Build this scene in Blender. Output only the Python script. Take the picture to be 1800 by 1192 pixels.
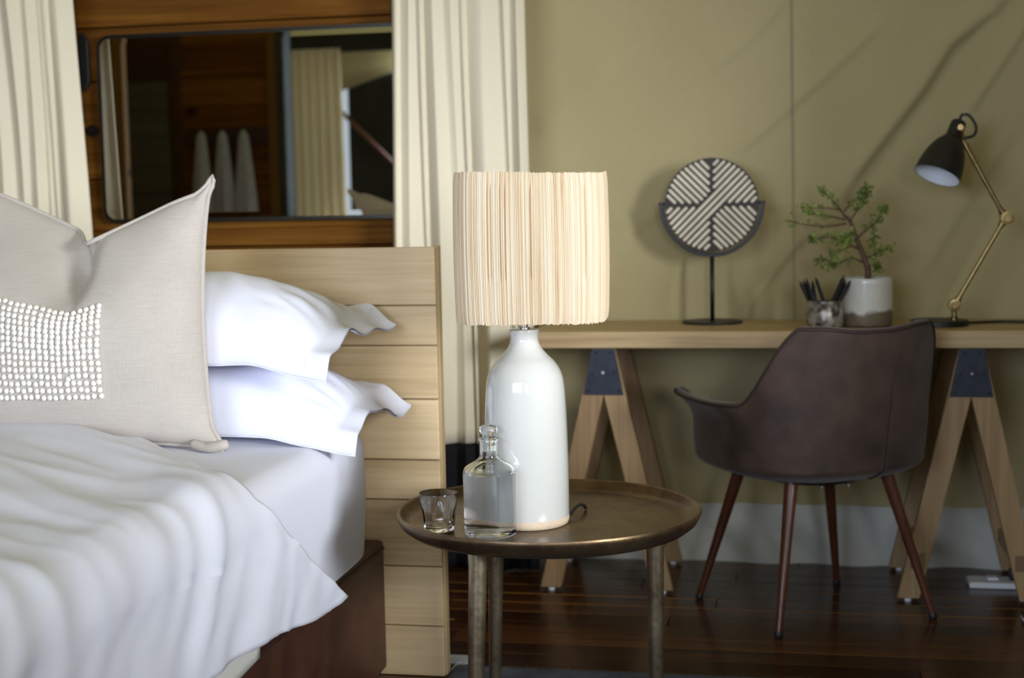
import bpy, bmesh, math, random
from math import sin, cos, pi, radians, sqrt, exp
from mathutils import Vector, Matrix, noise as mnoise

random.seed(7)
S = bpy.context.scene
for o in list(bpy.data.objects):
    bpy.data.objects.remove(o)
COL = S.collection

# ------------------------------------------------------------------ camera
# room frame: X runs right along the canvas back wall, Y into that wall, Z up; metres
cam_d = bpy.data.cameras.new('camera')
cam_d.lens = 51.0
cam_d.sensor_width = 36.0
cam_d.clip_start = 0.05
cam = bpy.data.objects.new('camera', cam_d)
COL.objects.link(cam)
_f = Vector((-0.18999704, 0.97745002, -0.09215519))
_r = Vector((0.98178342, 0.18900882, -0.01941579))
_u = Vector((0.00155982, 0.09416538, 0.99555535))
cam.matrix_world = Matrix(((_r.x, _u.x, -_f.x, 0.0), (_r.y, _u.y, -_f.y, 0.0), (_r.z, _u.z, -_f.z, 1.13), (0, 0, 0, 1)))
cam_d.dof.use_dof = True
cam_d.dof.focus_distance = 2.85
cam_d.dof.aperture_fstop = 3.2
S.camera = cam

# ------------------------------------------------------------------ world, sun, daylight at the openings, exposure
W = bpy.data.worlds.new('sky')
S.world = W
W.use_nodes = True
_bg = W.node_tree.nodes['Background']
_bg.inputs['Color'].default_value = (0.80, 0.90, 1.0, 1)
_bg.inputs['Strength'].default_value = 0.6

def area_light(name, loc, target, sx, sy, power, color):
    d = bpy.data.lights.new(name, 'AREA')
    d.shape = 'RECTANGLE'
    d.size = sx
    d.size_y = sy
    d.energy = power
    d.color = color
    o = bpy.data.objects.new(name, d)
    COL.objects.link(o)
    o.location = loc
    o.rotation_euler = (Vector(target) - Vector(loc)).to_track_quat('-Z', 'Y').to_euler()
    return o

# bright daylight outside the window in the right-hand canvas, and the open front behind the camera
area_light('daylight_outside_window', (4.60, -1.20, 1.95), (-0.9, 3.0, 0.95), 2.2, 1.6, 630, (0.89, 0.935, 1.0))
area_light('daylight_outside_front', (1.60, -4.60, 1.60), (-0.9, 3.0, 1.0), 1.1, 1.5, 190, (0.88, 0.925, 1.0))
area_light('daylight_front_opening', (-1.75, -1.95, 1.65), (-1.65, 3.0, 0.6), 2.4, 1.2, 126, (0.68, 0.79, 1.0))
sun_d = bpy.data.lights.new('sun', 'SUN')
sun_d.energy = 0.45
sun_d.angle = radians(1.0)
sun_d.color = (1.0, 0.93, 0.8)
sun = bpy.data.objects.new('sun', sun_d)
COL.objects.link(sun)
sun.rotation_euler = (radians(-22), radians(12), 0)

S.view_settings.view_transform = 'Standard'
S.view_settings.look = 'None'
S.view_settings.exposure = 0.0
S.view_settings.gamma = 1.0
S.view_settings.use_curve_mapping = False

# ------------------------------------------------------------------ helpers: meshes
class MB:
    """collects shapes, then builds ONE mesh object"""
    def __init__(self):
        self.v = []
        self.f = []
    def add(self, vs, fs):
        b = len(self.v)
        self.v += [tuple(p) for p in vs]
        self.f += [tuple(b + i for i in f) for f in fs]
        return self
    def box(self, x0, x1, y0, y1, z0, z1, M=None):
        vs = [Vector((x, y, z)) for z in (z0, z1) for y in (y0, y1) for x in (x0, x1)]
        if M is not None:
            vs = [M @ p for p in vs]
        return self.add(vs, [(0, 2, 3, 1), (4, 5, 7, 6), (0, 1, 5, 4), (1, 3, 7, 5), (3, 2, 6, 7), (2, 0, 4, 6)])
    def prism(self, outline, y0, y1):
        """outline [(x,z)] counter-clockwise seen from -Y, extruded along Y"""
        n = len(outline)
        vs = [(x, y0, z) for x, z in outline] + [(x, y1, z) for x, z in outline]
        fs = [tuple(range(n)), tuple(range(2 * n - 1, n - 1, -1))]
        for i in range(n):
            j = (i + 1) % n
            fs.append((i, n + i, n + j, j))
        return self.add(vs, fs)
    def prism_z(self, outline, z0, z1):
        n = len(outline)
        vs = [(x, y, z0) for x, y in outline] + [(x, y, z1) for x, y in outline]
        fs = [tuple(range(n - 1, -1, -1)), tuple(range(n, 2 * n))]
        for i in range(n):
            j = (i + 1) % n
            fs.append((i, j, n + j, n + i))
        return self.add(vs, fs)
    def lathe(self, prof, n=48, c=(0, 0, 0), caps=True, mod=None):
        """prof: [(r,z)] bottom to top, outside"""
        vs, fs = [], []
        for k, (r, z) in enumerate(prof):
            for i in range(n):
                a = 2 * pi * i / n
                rr = r * (mod(a, z) if mod else 1)
                vs.append((c[0] + rr * cos(a), c[1] + rr * sin(a), c[2] + z))
        for k in range(len(prof) - 1):
            for i in range(n):
                j = (i + 1) % n
                fs.append((k * n + i, k * n + j, (k + 1) * n + j, (k + 1) * n + i))
        if caps:
            fs.append(tuple(range(n - 1, -1, -1)))
            m = (len(prof) - 1) * n
            fs.append(tuple(range(m, m + n)))
        return self.add(vs, fs)
    def tube(self, pts, rad, n=10, caps=True):
        pts = [Vector(p) for p in pts]
        if not isinstance(rad, (list, tuple)):
            rad = [rad] * len(pts)
        vs, fs = [], []
        ref = None
        for k, p in enumerate(pts):
            t = (pts[min(k + 1, len(pts) - 1)] - pts[max(k - 1, 0)]).normalized()
            if ref is None:
                ref = Vector((0, 0, 1)) if abs(t.z) < 0.9 else Vector((1, 0, 0))
            a = t.cross(ref)
            if a.length < 1e-4:
                a = t.orthogonal()
            a.normalize()
            b = t.cross(a).normalized()
            ref = -b if False else ref
            for i in range(n):
                w = 2 * pi * i / n
                vs.append(p + (a * cos(w) + b * sin(w)) * rad[k])
        for k in range(len(pts) - 1):
            for i in range(n):
                j = (i + 1) % n
                fs.append((k * n + i, (k + 1) * n + i, (k + 1) * n + j, k * n + j))
        if caps:
            fs.append(tuple(range(n)))
            m = (len(pts) - 1) * n
            fs.append(tuple(range(m + n - 1, m - 1, -1)))
        return self.add(vs, fs)
    def grid(self, nu, nv, fn, flip=False, wrap=False):
        """fn(u,v), u and v in 0..1"""
        vs = [fn(i / (nu if wrap else nu - 1), j / (nv - 1)) for j in range(nv) for i in range(nu)]
        fs = []
        for j in range(nv - 1):
            for i in range(nu if wrap else nu - 1):
                i2 = (i + 1) % nu
                q = (j * nu + i, j * nu + i2, (j + 1) * nu + i2, (j + 1) * nu + i)
                fs.append(q[::-1] if flip else q)
        return self.add(vs, fs)
    def mesh(self, name, smooth=False, angle=None, weld=False):
        me = bpy.data.meshes.new(name)
        me.from_pydata(self.v, [], self.f)
        if weld:
            bm = bmesh.new()
            bm.from_mesh(me)
            bmesh.ops.remove_doubles(bm, verts=bm.verts, dist=1e-5)
            bmesh.ops.recalc_face_normals(bm, faces=bm.faces)
            bm.to_mesh(me)
            bm.free()
        me.update()
        if smooth:
            me.polygons.foreach_set('use_smooth', [True] * len(me.polygons))
            if angle:
                me.set_sharp_from_angle(angle=radians(angle))
        return me
    def build(self, name, mat, parent=None, smooth=False, angle=None, bevel=0, weld=False, loc=None, rz=0, seg=2, solid=0, subsurf=0):
        o = bpy.data.objects.new(name, self.mesh(name, smooth, angle, weld))
        COL.objects.link(o)
        o.data.materials.append(mat)
        o.parent = parent
        if loc:
            o.location = loc
        o.rotation_euler.z = rz
        if solid:
            m = o.modifiers.new('thickness', 'SOLIDIFY')
            m.thickness = solid
            m.offset = 0
        if bevel:
            m = o.modifiers.new('bevel', 'BEVEL')
            m.width = bevel
            m.segments = seg
            m.limit_method = 'ANGLE'
        if subsurf:
            m = o.modifiers.new('subdivision', 'SUBSURF')
            m.levels = m.render_levels = subsurf
        return o

def spline(pts, n=8):
    """Catmull-Rom through points (tuples of any length)"""
    P = [tuple(p) for p in pts]
    out = []
    for i in range(len(P) - 1):
        p0 = P[max(i - 1, 0)]
        p1, p2 = P[i], P[i + 1]
        p3 = P[min(i + 2, len(P) - 1)]
        for k in range(n):
            t = k / n
            out.append(tuple(0.5 * (2 * b + (c - a) * t + (2 * a - 5 * b + 4 * c - d) * t * t + (-a + 3 * b - 3 * c + d) * t ** 3)
                             for a, b, c, d in zip(p0, p1, p2, p3)))
    out.append(P[-1])
    return out

def sm(a, b, x):
    t = min(1, max(0, (x - a) / (b - a)))
    return t * t * (3 - 2 * t)

def lerp(a, b, t):
    return a + (b - a) * t

def nz(x, y=0.0, z=0.0):
    return mnoise.noise(Vector((x, y, z)))

def tag(o, label=None, cat=None, group=None, kind=None):
    if label: o['label'] = label
    if cat: o['category'] = cat
    if group: o['group'] = group
    if kind: o['kind'] = kind
    return o

def thing(name, loc, label, cat, rz=0, group=None):
    o = bpy.data.objects.new(name, None)
    COL.objects.link(o)
    o.empty_display_size = 0.05
    o.location = loc
    o.rotation_euler.z = rz
    return tag(o, label, cat, group)

def dup(o, parent=None, loc=None, rz=None):
    c = o.copy()
    COL.objects.link(c)
    if parent: c.parent = parent
    if loc: c.location = loc
    if rz is not None: c.rotation_euler.z = rz
    return c

# ------------------------------------------------------------------ helpers: materials
def new_mat(name):
    m = bpy.data.materials.new(name)
    m.use_nodes = True
    return m, m.node_tree.nodes, m.node_tree.links, m.node_tree.nodes['Principled BSDF']

def plain(name, col, rough=0.5, metal=0.0, spec=0.5, bump=0, bscale=200, var=0.0, vscale=20, coat=0, sheen=0):
    m, N, L, B = new_mat(name)
    B.inputs['Base Color'].default_value = (*col, 1)
    B.inputs['Roughness'].default_value = rough
    B.inputs['Metallic'].default_value = metal
    B.inputs['Specular IOR Level'].default_value = spec
    B.inputs['Coat Weight'].default_value = coat
    B.inputs['Sheen Weight'].default_value = sheen
    tc = N.new('ShaderNodeTexCoord')
    if var:
        n = N.new('ShaderNodeTexNoise')
        n.inputs['Scale'].default_value = vscale
        n.inputs['Detail'].default_value = 4
        L.new(tc.outputs['Object'], n.inputs['Vector'])
        r = N.new('ShaderNodeValToRGB')
        r.color_ramp.elements[0].position = 0.3
        r.color_ramp.elements[1].position = 0.7
        r.color_ramp.elements[0].color = tuple(c * (1 - var) for c in col) + (1,)
        r.color_ramp.elements[1].color = tuple(min(1, c * (1 + var)) for c in col) + (1,)
        L.new(n.outputs['Fac'], r.inputs['Fac'])
        L.new(r.outputs['Color'], B.inputs['Base Color'])
    if bump:
        n2 = N.new('ShaderNodeTexNoise')
        n2.inputs['Scale'].default_value = bscale
        n2.inputs['Detail'].default_value = 3
        L.new(tc.outputs['Object'], n2.inputs['Vector'])
        b = N.new('ShaderNodeBump')
        b.inputs['Strength'].default_value = bump
        b.inputs['Distance'].default_value = 0.002
        L.new(n2.outputs['Fac'], b.inputs['Height'])
        L.new(b.outputs['Normal'], B.inputs['Normal'])
    return m

def wood(name, stops, axis='X', fine=60, long=2.2, rough=0.5, knots=None, spec=0.4, bump=0.15, dist=0.6, edge=None, coat=0):
    """grain stretched along an axis, each object shifted by its own random number; stops = [(pos, colour)]"""
    m, N, L, B = new_mat(name)
    tc = N.new('ShaderNodeTexCoord')
    oi = N.new('ShaderNodeObjectInfo')
    mul = N.new('ShaderNodeVectorMath')
    mul.operation = 'SCALE'
    mul.inputs[0].default_value = (37.0, 53.0, 71.0)
    L.new(oi.outputs['Random'], mul.inputs['Scale'])
    add = N.new('ShaderNodeVectorMath')
    L.new(tc.outputs['Object'], add.inputs[0])
    L.new(mul.outputs['Vector'], add.inputs[1])
    mp = N.new('ShaderNodeMapping')
    sc = {'X': (long, fine, fine), 'Y': (fine, long, fine), 'Z': (fine, fine, long)}[axis]
    mp.inputs['Scale'].default_value = sc
    L.new(add.outputs['Vector'], mp.inputs['Vector'])
    n = N.new('ShaderNodeTexNoise')
    n.inputs['Scale'].default_value = 1.0
    n.inputs['Detail'].default_value = 5
    n.inputs['Roughness'].default_value = 0.6
    n.inputs['Distortion'].default_value = dist
    L.new(mp.outputs['Vector'], n.inputs['Vector'])
    # broad tone
    mp2 = N.new('ShaderNodeMapping')
    mp2.inputs['Scale'].default_value = tuple(s * 0.16 for s in sc)
    L.new(add.outputs['Vector'], mp2.inputs['Vector'])
    n2 = N.new('ShaderNodeTexNoise')
    n2.inputs['Scale'].default_value = 1.0
    n2.inputs['Detail'].default_value = 3
    n2.inputs['Distortion'].default_value = 1.2
    L.new(mp2.outputs['Vector'], n2.inputs['Vector'])
    mix = N.new('ShaderNodeMath')
    mix.operation = 'MULTIPLY_ADD'
    mix.inputs[1].default_value = 0.5
    L.new(n.outputs['Fac'], mix.inputs[0])
    half = N.new('ShaderNodeMath')
    half.operation = 'MULTIPLY'
    half.inputs[1].default_value = 0.5
    L.new(n2.outputs['Fac'], half.inputs[0])
    L.new(half.outputs[0], mix.inputs[2])
    # per-piece tone
    pt = N.new('ShaderNodeMath')
    pt.operation = 'MULTIPLY_ADD'
    pt.inputs[1].default_value = 0.14
    pt.inputs[2].default_value = -0.07
    L.new(oi.outputs['Random'], pt.inputs[0])
    ad2 = N.new('ShaderNodeMath')
    L.new(mix.outputs[0], ad2.inputs[0])
    L.new(pt.outputs[0], ad2.inputs[1])
    r = N.new('ShaderNodeValToRGB')
    el = r.color_ramp.elements
    el[0].position, el[0].color = stops[0][0], (*stops[0][1], 1)
    el[1].position, el[1].color = stops[-1][0], (*stops[-1][1], 1)
    for p, c in stops[1:-1]:
        e = el.new(p)
        e.color = (*c, 1)
    L.new(ad2.outputs[0], r.inputs['Fac'])
    col = r.outputs['Color']
    if knots:
        v = N.new('ShaderNodeTexVoronoi')
        v.inputs['Scale'].default_value = knots[0]
        mpk = N.new('ShaderNodeMapping')
        mpk.inputs['Scale'].default_value = (0.6, 1, 1)
        L.new(add.outputs['Vector'], mpk.inputs['Vector'])
        L.new(mpk.outputs['Vector'], v.inputs['Vector'])
        kr = N.new('ShaderNodeValToRGB')
        kr.color_ramp.elements[0].position = 0.06
        kr.color_ramp.elements[0].color = (1, 1, 1, 1)
        kr.color_ramp.elements[1].position = 0.14
        kr.color_ramp.elements[1].color = (0, 0, 0, 1)
        L.new(v.outputs['Distance'], kr.inputs['Fac'])
        mk = N.new('ShaderNodeMixRGB')
        mk.inputs['Color2'].default_value = (*knots[1], 1)
        L.new(kr.outputs['Color'], mk.inputs['Fac'])
        L.new(col, mk.inputs['Color1'])
        col = mk.outputs['Color']
    if edge:
        sp = N.new('ShaderNodeSeparateXYZ')
        L.new(tc.outputs['Generated'], sp.inputs[0])
        gt = N.new('ShaderNodeMath')
        gt.operation = 'GREATER_THAN'
        L.new(sp.outputs['Y'], gt.inputs[0])
        # width of the amber edge differs from board to board
        wd = N.new('ShaderNodeMath')
        wd.operation = 'FRACT'
        w7 = N.new('ShaderNodeMath')
        w7.operation = 'MULTIPLY'
        w7.inputs[1].default_value = 7.3
        L.new(oi.outputs['Random'], w7.inputs[0])
        L.new(w7.outputs[0], wd.inputs[0])
        th = N.new('ShaderNodeMath')
        th.operation = 'MULTIPLY_ADD'
        th.inputs[1].default_value = -0.27
        th.inputs[2].default_value = 1.12
        L.new(wd.outputs[0], th.inputs[0])
        nn = N.new('ShaderNodeMath')
        nn.operation = 'MULTIPLY_ADD'
        nn.inputs[1].default_value = 0.12
        L.new(n2.outputs['Fac'], nn.inputs[0])
        L.new(th.outputs[0], nn.inputs[2])
        sub = N.new('ShaderNodeMath')
        sub.operation = 'SUBTRACT'
        sub.inputs[1].default_value = 0.06
        L.new(nn.outputs[0], sub.inputs[0])
        L.new(sub.outputs[0], gt.inputs[1])
        me_ = N.new('ShaderNodeMixRGB')
        me_.inputs['Color2'].default_value = (*edge, 1)
        L.new(gt.outputs[0], me_.inputs['Fac'])
        L.new(col, me_.inputs['Color1'])
        col = me_.outputs['Color']
    L.new(col, B.inputs['Base Color'])
    B.inputs['Roughness'].default_value = rough
    B.inputs['Specular IOR Level'].default_value = spec
    B.inputs['Coat Weight'].default_value = coat
    if bump:
        b = N.new('ShaderNodeBump')
        b.inputs['Strength'].default_value = bump
        b.inputs['Distance'].default_value = 0.002
        L.new(n.outputs['Fac'], b.inputs['Height'])
        L.new(b.outputs['Normal'], B.inputs['Normal'])
    return m

def cloth(name, col, weave=900, strength=0.25, rough=0.9, var=0.06, trans=0.0, tcol=None, sheen=0.0, cloud=3):
    m, N, L, B = new_mat(name)
    tc = N.new('ShaderNodeTexCoord')
    n = N.new('ShaderNodeTexNoise')
    n.inputs['Scale'].default_value = cloud
    n.inputs['Detail'].default_value = 6
    L.new(tc.outputs['Object'], n.inputs['Vector'])
    r = N.new('ShaderNodeValToRGB')
    r.color_ramp.elements[0].position = 0.3
    r.color_ramp.elements[1].position = 0.7
    r.color_ramp.elements[0].color = tuple(c * (1 - var) for c in col) + (1,)
    r.color_ramp.elements[1].color = tuple(min(1, c * (1 + var)) for c in col) + (1,)
    L.new(n.outputs['Fac'], r.inputs['Fac'])
    # woven threads: two crossed stretched noises
    hs = []
    for s in ((weave, weave, weave * 0.05), (weave * 0.05, weave * 0.05, weave)):
        mp = N.new('ShaderNodeMapping')
        mp.inputs['Scale'].default_value = s
        L.new(tc.outputs['Object'], mp.inputs['Vector'])
        t = N.new('ShaderNodeTexNoise')
        t.inputs['Scale'].default_value = 1
        t.inputs['Detail'].default_value = 2
        L.new(mp.outputs['Vector'], t.inputs['Vector'])
        hs.append(t)
    ad = N.new('ShaderNodeMath')
    L.new(hs[0].outputs['Fac'], ad.inputs[0])
    L.new(hs[1].outputs['Fac'], ad.inputs[1])
    mx = N.new('ShaderNodeMixRGB')
    mx.blend_type = 'MULTIPLY'
    mx.inputs['Fac'].default_value = 1
    rr = N.new('ShaderNodeValToRGB')
    rr.color_ramp.elements[0].color = (1 - strength * 0.6,) * 3 + (1,)
    rr.color_ramp.elements[1].color = (1, 1, 1, 1)
    rr.color_ramp.elements[0].position = 0.35
    rr.color_ramp.elements[1].position = 0.65
    hv = N.new('ShaderNodeMath')
    hv.operation = 'MULTIPLY'
    hv.inputs[1].default_value = 0.5
    L.new(ad.outputs[0], hv.inputs[0])
    L.new(hv.outputs[0], rr.inputs['Fac'])
    L.new(r.outputs['Color'], mx.inputs['Color1'])
    L.new(rr.outputs['Color'], mx.inputs['Color2'])
    L.new(mx.outputs['Color'], B.inputs['Base Color'])
    b = N.new('ShaderNodeBump')
    b.inputs['Strength'].default_value = strength
    b.inputs['Distance'].default_value = 0.001
    L.new(ad.outputs[0], b.inputs['Height'])
    L.new(b.outputs['Normal'], B.inputs['Normal'])
    B.inputs['Roughness'].default_value = rough
    B.inputs['Specular IOR Level'].default_value = 0.15
    B.inputs['Sheen Weight'].default_value = sheen
    if trans:
        t = N.new('ShaderNodeBsdfTranslucent')
        t.inputs['Color'].default_value = (*(tcol or col), 1)
        ms = N.new('ShaderNodeMixShader')
        ms.inputs['Fac'].default_value = trans
        L.new(B.outputs[0], ms.inputs[1])
        L.new(t.outputs[0], ms.inputs[2])
        L.new(ms.outputs[0], N['Material Output'].inputs['Surface'])
    return m

def glass_mat(name, col=(1, 1, 1), ior=1.45, rough=0.0):
    m, N, L, B = new_mat(name)
    B.inputs['Base Color'].default_value = (*col, 1)
    B.inputs['Transmission Weight'].default_value = 1
    B.inputs['Roughness'].default_value = rough
    B.inputs['IOR'].default_value = ior
    return m

M = {}
M['canvas'] = cloth('olive_canvas', (0.46, 0.385, 0.205), 700, 0.12, 0.85, 0.07, cloud=1.6)
M['skirt'] = cloth('pale_groundsheet', (0.56, 0.56, 0.50), 500, 0.08, 0.42, 0.10, cloud=4)
M['seam'] = cloth('canvas_seam', (0.34, 0.295, 0.175), 700, 0.1)
M['roof'] = cloth('sunlit_roof_canvas', (0.42, 0.38, 0.20), 300, 0.1, 0.9, 0.05, trans=0.5, tcol=(0.62, 0.50, 0.17))
M['curtain'] = cloth('cream_curtain', (0.83, 0.75, 0.57), 900, 0.08, 0.9, 0.02, trans=0.12, tcol=(0.85, 0.72, 0.45))
M['black_cloth'] = cloth('black_cloth', (0.010, 0.010, 0.012), 900, 0.1, 0.75)
M['sheer'] = cloth('sheer_curtain', (0.62, 0.55, 0.40), 500, 0.1, 0.9, 0.03, trans=0.5, tcol=(0.85, 0.68, 0.36))
M['sheet'] = cloth('white_cotton', (0.83, 0.84, 0.945), 1500, 0.04, 0.85, 0.01)
M['cream_sheet'] = cloth('cream_cotton', (0.74, 0.73, 0.66), 1500, 0.04, 0.85, 0.02)
M['linen'] = cloth('natural_linen', (0.53, 0.475, 0.415), 520, 0.22, 0.95, 0.04, sheen=0.1, cloud=9)
M['button'] = plain('shell_button', (0.86, 0.82, 0.75), 0.45, var=0.05, vscale=60)
M['oak'] = wood('oak_boards', [(0.30, (0.40, 0.275, 0.135)), (0.5, (0.56, 0.41, 0.225)), (0.68, (0.66, 0.50, 0.29))], 'X', 46, 1.7, 0.55, dist=1.6)
M['oak_end'] = wood('oak_edge', [(0.3, (0.36, 0.25, 0.12)), (0.7, (0.56, 0.42, 0.22))], 'Z', 70, 2.0, 0.6)
M['desk_oak'] = wood('desk_oak', [(0.28, (0.33, 0.215, 0.095)), (0.5, (0.48, 0.34, 0.17)), (0.7, (0.56, 0.42, 0.23))], 'X', 90, 3, 0.42)
M['leg_oak'] = wood('trestle_oak', [(0.28, (0.215, 0.125, 0.055)), (0.5, (0.32, 0.20, 0.093)), (0.7, (0.40, 0.27, 0.135))], 'Z', 110, 3, 0.5)
M['tenon'] = wood('tenon_end', [(0.3, (0.16, 0.10, 0.05)), (0.7, (0.24, 0.15, 0.075))], 'Z', 200, 60, 0.6)
M['floor'] = wood('varnished_floor', [(0.30, (0.014, 0.005, 0.0025)), (0.50, (0.050, 0.017, 0.006)), (0.62, (0.10, 0.035, 0.010)), (0.78, (0.24, 0.10, 0.022))], 'X', 42, 1.1, 0.20, edge=(0.36, 0.17, 0.030), spec=0.38, bump=0.05)
M['pine'] = wood('stained_pine', [(0.28, (0.058, 0.020, 0.003)), (0.5, (0.135, 0.052, 0.007)), (0.72, (0.26, 0.12, 0.020))], 'X', 55, 1.6, 0.55, knots=(3.6, (0.03, 0.010, 0.003)), spec=0.06)
M['pine_dark'] = wood('dark_pine', [(0.3, (0.030, 0.012, 0.005)), (0.7, (0.075, 0.032, 0.012))], 'X', 55, 1.6, 0.45)
M['pine_post'] = wood('pine_post', [(0.28, (0.09, 0.045, 0.011)), (0.7, (0.19, 0.105, 0.03))], 'Z', 55, 1.6, 0.75, knots=(5, (0.03, 0.012, 0.006)), spec=0.05)
M['grey_board'] = wood('weathered_board', [(0.3, (0.055, 0.045, 0.03)), (0.7, (0.10, 0.085, 0.058))], 'X', 55, 1.6, 0.7)
M['bed_leather'] = plain('red_brown_leather', (0.072, 0.025, 0.013), 0.46, var=0.35, vscale=9, bump=0.15, bscale=160)
M['bed_piping'] = plain('dark_piping', (0.035, 0.012, 0.008), 0.5)
M['chair_leather'] = plain('brown_suede_leather', (0.044, 0.0245, 0.0165), 0.58, var=0.42, vscale=11, bump=0.35, bscale=160, spec=0.35, sheen=0.15)
M['chair_piping'] = plain('dark_brown_piping', (0.022, 0.011, 0.008), 0.6)
M['chair_leg'] = wood('walnut_look_leg', [(0.3, (0.055, 0.017, 0.009)), (0.7, (0.13, 0.042, 0.020))], 'Z', 160, 4, 0.28)
M['black_rubber'] = plain('black_rubber', (0.01, 0.01, 0.011), 0.5)
M['black_metal'] = plain('matt_black_metal', (0.006, 0.0065, 0.008), 0.45, metal=0.0, spec=0.5)
M['steel_plate'] = plain('blued_steel', (0.034, 0.038, 0.050), 0.46, metal=0.75, var=0.25, vscale=30)
M['screw'] = plain('black_screw', (0.008, 0.008, 0.01), 0.4, metal=0.5)
M['bright_steel'] = plain('bright_steel', (0.72, 0.72, 0.72), 0.22, metal=1.0)
M['brass'] = plain('aged_brass', (0.30, 0.215, 0.090), 0.30, metal=1.0, var=0.2, vscale=60)
M['white_plastic'] = plain('white_plastic', (0.72, 0.73, 0.76), 0.4)
M['white_enamel'] = plain('white_enamel', (0.82, 0.84, 0.88), 0.4)
M['ceramic'] = plain('cream_glaze', (0.585, 0.58, 0.535), 0.10, var=0.02, vscale=8, coat=0.6)
M['bare_clay'] = plain('bare_clay', (0.66, 0.52, 0.37), 0.75, var=0.10, vscale=30)
M['glass'] = glass_mat('clear_glass', (0.98, 0.995, 0.99), 1.48)
M['water'] = glass_mat('water', (0.97, 0.985, 1.0), 1.33)
def interface(name, ior, col=(1, 1, 1)):
    m, N, L, B = new_mat(name)
    g = N.new('ShaderNodeBsdfGlass')
    g.inputs['IOR'].default_value = ior
    g.inputs['Roughness'].default_value = 0
    g.inputs['Color'].default_value = (*col, 1)
    L.new(g.outputs[0], N['Material Output'].inputs['Surface'])
    N.remove(B)
    return m
M['water_in_glass'] = interface('water_against_glass', 1.33 / 1.48)
M['pencil'] = plain('black_pencil', (0.010, 0.010, 0.012), 0.45)
M['leaf'] = plain('small_green_leaf', (0.20, 0.26, 0.055), 0.5, var=0.5, vscale=25)
M['bark'] = plain('brown_bark', (0.13, 0.072, 0.045), 0.8, var=0.3, vscale=60)
M['soil'] = plain('dark_soil', (0.03, 0.02, 0.013), 0.95, bump=0.6, bscale=90)
M['disc_dark'] = plain('dark_disc_backing', (0.028, 0.020, 0.016), 0.6)
M['bone'] = plain('bone_strip', (0.72, 0.645, 0.50), 0.5, var=0.15, vscale=14)
M['mirror_glass'] = plain('mirror_glass', (0.86, 0.88, 0.86), 0.0, metal=1.0)
M['mirror_frame'] = plain('brushed_dark_frame', (0.060, 0.055, 0.045), 0.32, metal=1.0)
M['rug'] = cloth('blue_grey_rug', (0.105, 0.115, 0.150), 260, 0.9, 1.0, 0.15, cloud=40)
M['rug_edge'] = cloth('pale_rug_binding', (0.46, 0.47, 0.52), 300, 0.5, 1.0, 0.2, cloud=60)
M['towel'] = cloth('white_towel', (0.46, 0.47, 0.52), 350, 0.6, 1.0, 0.04, cloud=30)
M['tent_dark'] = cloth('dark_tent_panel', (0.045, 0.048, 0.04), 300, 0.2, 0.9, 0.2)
M['pole'] = plain('rusty_pole', (0.20, 0.085, 0.05), 0.5, var=0.2, vscale=40)
M['flap'] = cloth('pale_tent_flap', (0.52, 0.47, 0.34), 400, 0.1, 0.9, 0.05, trans=0.4, tcol=(0.75, 0.66, 0.42))

# tarnished metal tray: aged bronze with worn brassy patches
def bronze(name, dark, light, rough):
    m, N, L, B = new_mat(name)
    tc = N.new('ShaderNodeTexCoord')
    n = N.new('ShaderNodeTexNoise')
    n.inputs['Scale'].default_value = 5
    n.inputs['Detail'].default_value = 7
    n.inputs['Roughness'].default_value = 0.65
    L.new(tc.outputs['Object'], n.inputs['Vector'])
    r = N.new('ShaderNodeValToRGB')
    r.color_ramp.elements[0].position = 0.35
    r.color_ramp.elements[1].position = 0.68
    r.color_ramp.elements[0].color = (*dark, 1)
    r.color_ramp.elements[1].color = (*light, 1)
    L.new(n.outputs['Fac'], r.inputs['Fac'])
    L.new(r.outputs['Color'], B.inputs['Base Color'])
    B.inputs['Metallic'].default_value = 0.9
    n2 = N.new('ShaderNodeTexNoise')
    n2.inputs['Scale'].default_value = 70
    n2.inputs['Detail'].default_value = 4
    L.new(tc.outputs['Object'], n2.inputs['Vector'])
    ma = N.new('ShaderNodeMath')
    ma.operation = 'MULTIPLY_ADD'
    ma.inputs[1].default_value = 0.25
    ma.inputs[2].default_value = rough - 0.12
    L.new(n2.outputs['Fac'], ma.inputs[0])
    L.new(ma.outputs[0], B.inputs['Roughness'])
    b = N.new('ShaderNodeBump')
    b.inputs['Strength'].default_value = 0.2
    b.inputs['Distance'].default_value = 0.002
    L.new(n2.outputs['Fac'], b.inputs['Height'])
    L.new(b.outputs['Normal'], B.inputs['Normal'])
    return m
M['bronze'] = bronze('aged_bronze', (0.085, 0.052, 0.033), (0.25, 0.170, 0.085), 0.36)
M['bronze_leg'] = bronze('worn_bronze_leg', (0.20, 0.145, 0.09), (0.52, 0.43, 0.29), 0.31)

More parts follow.
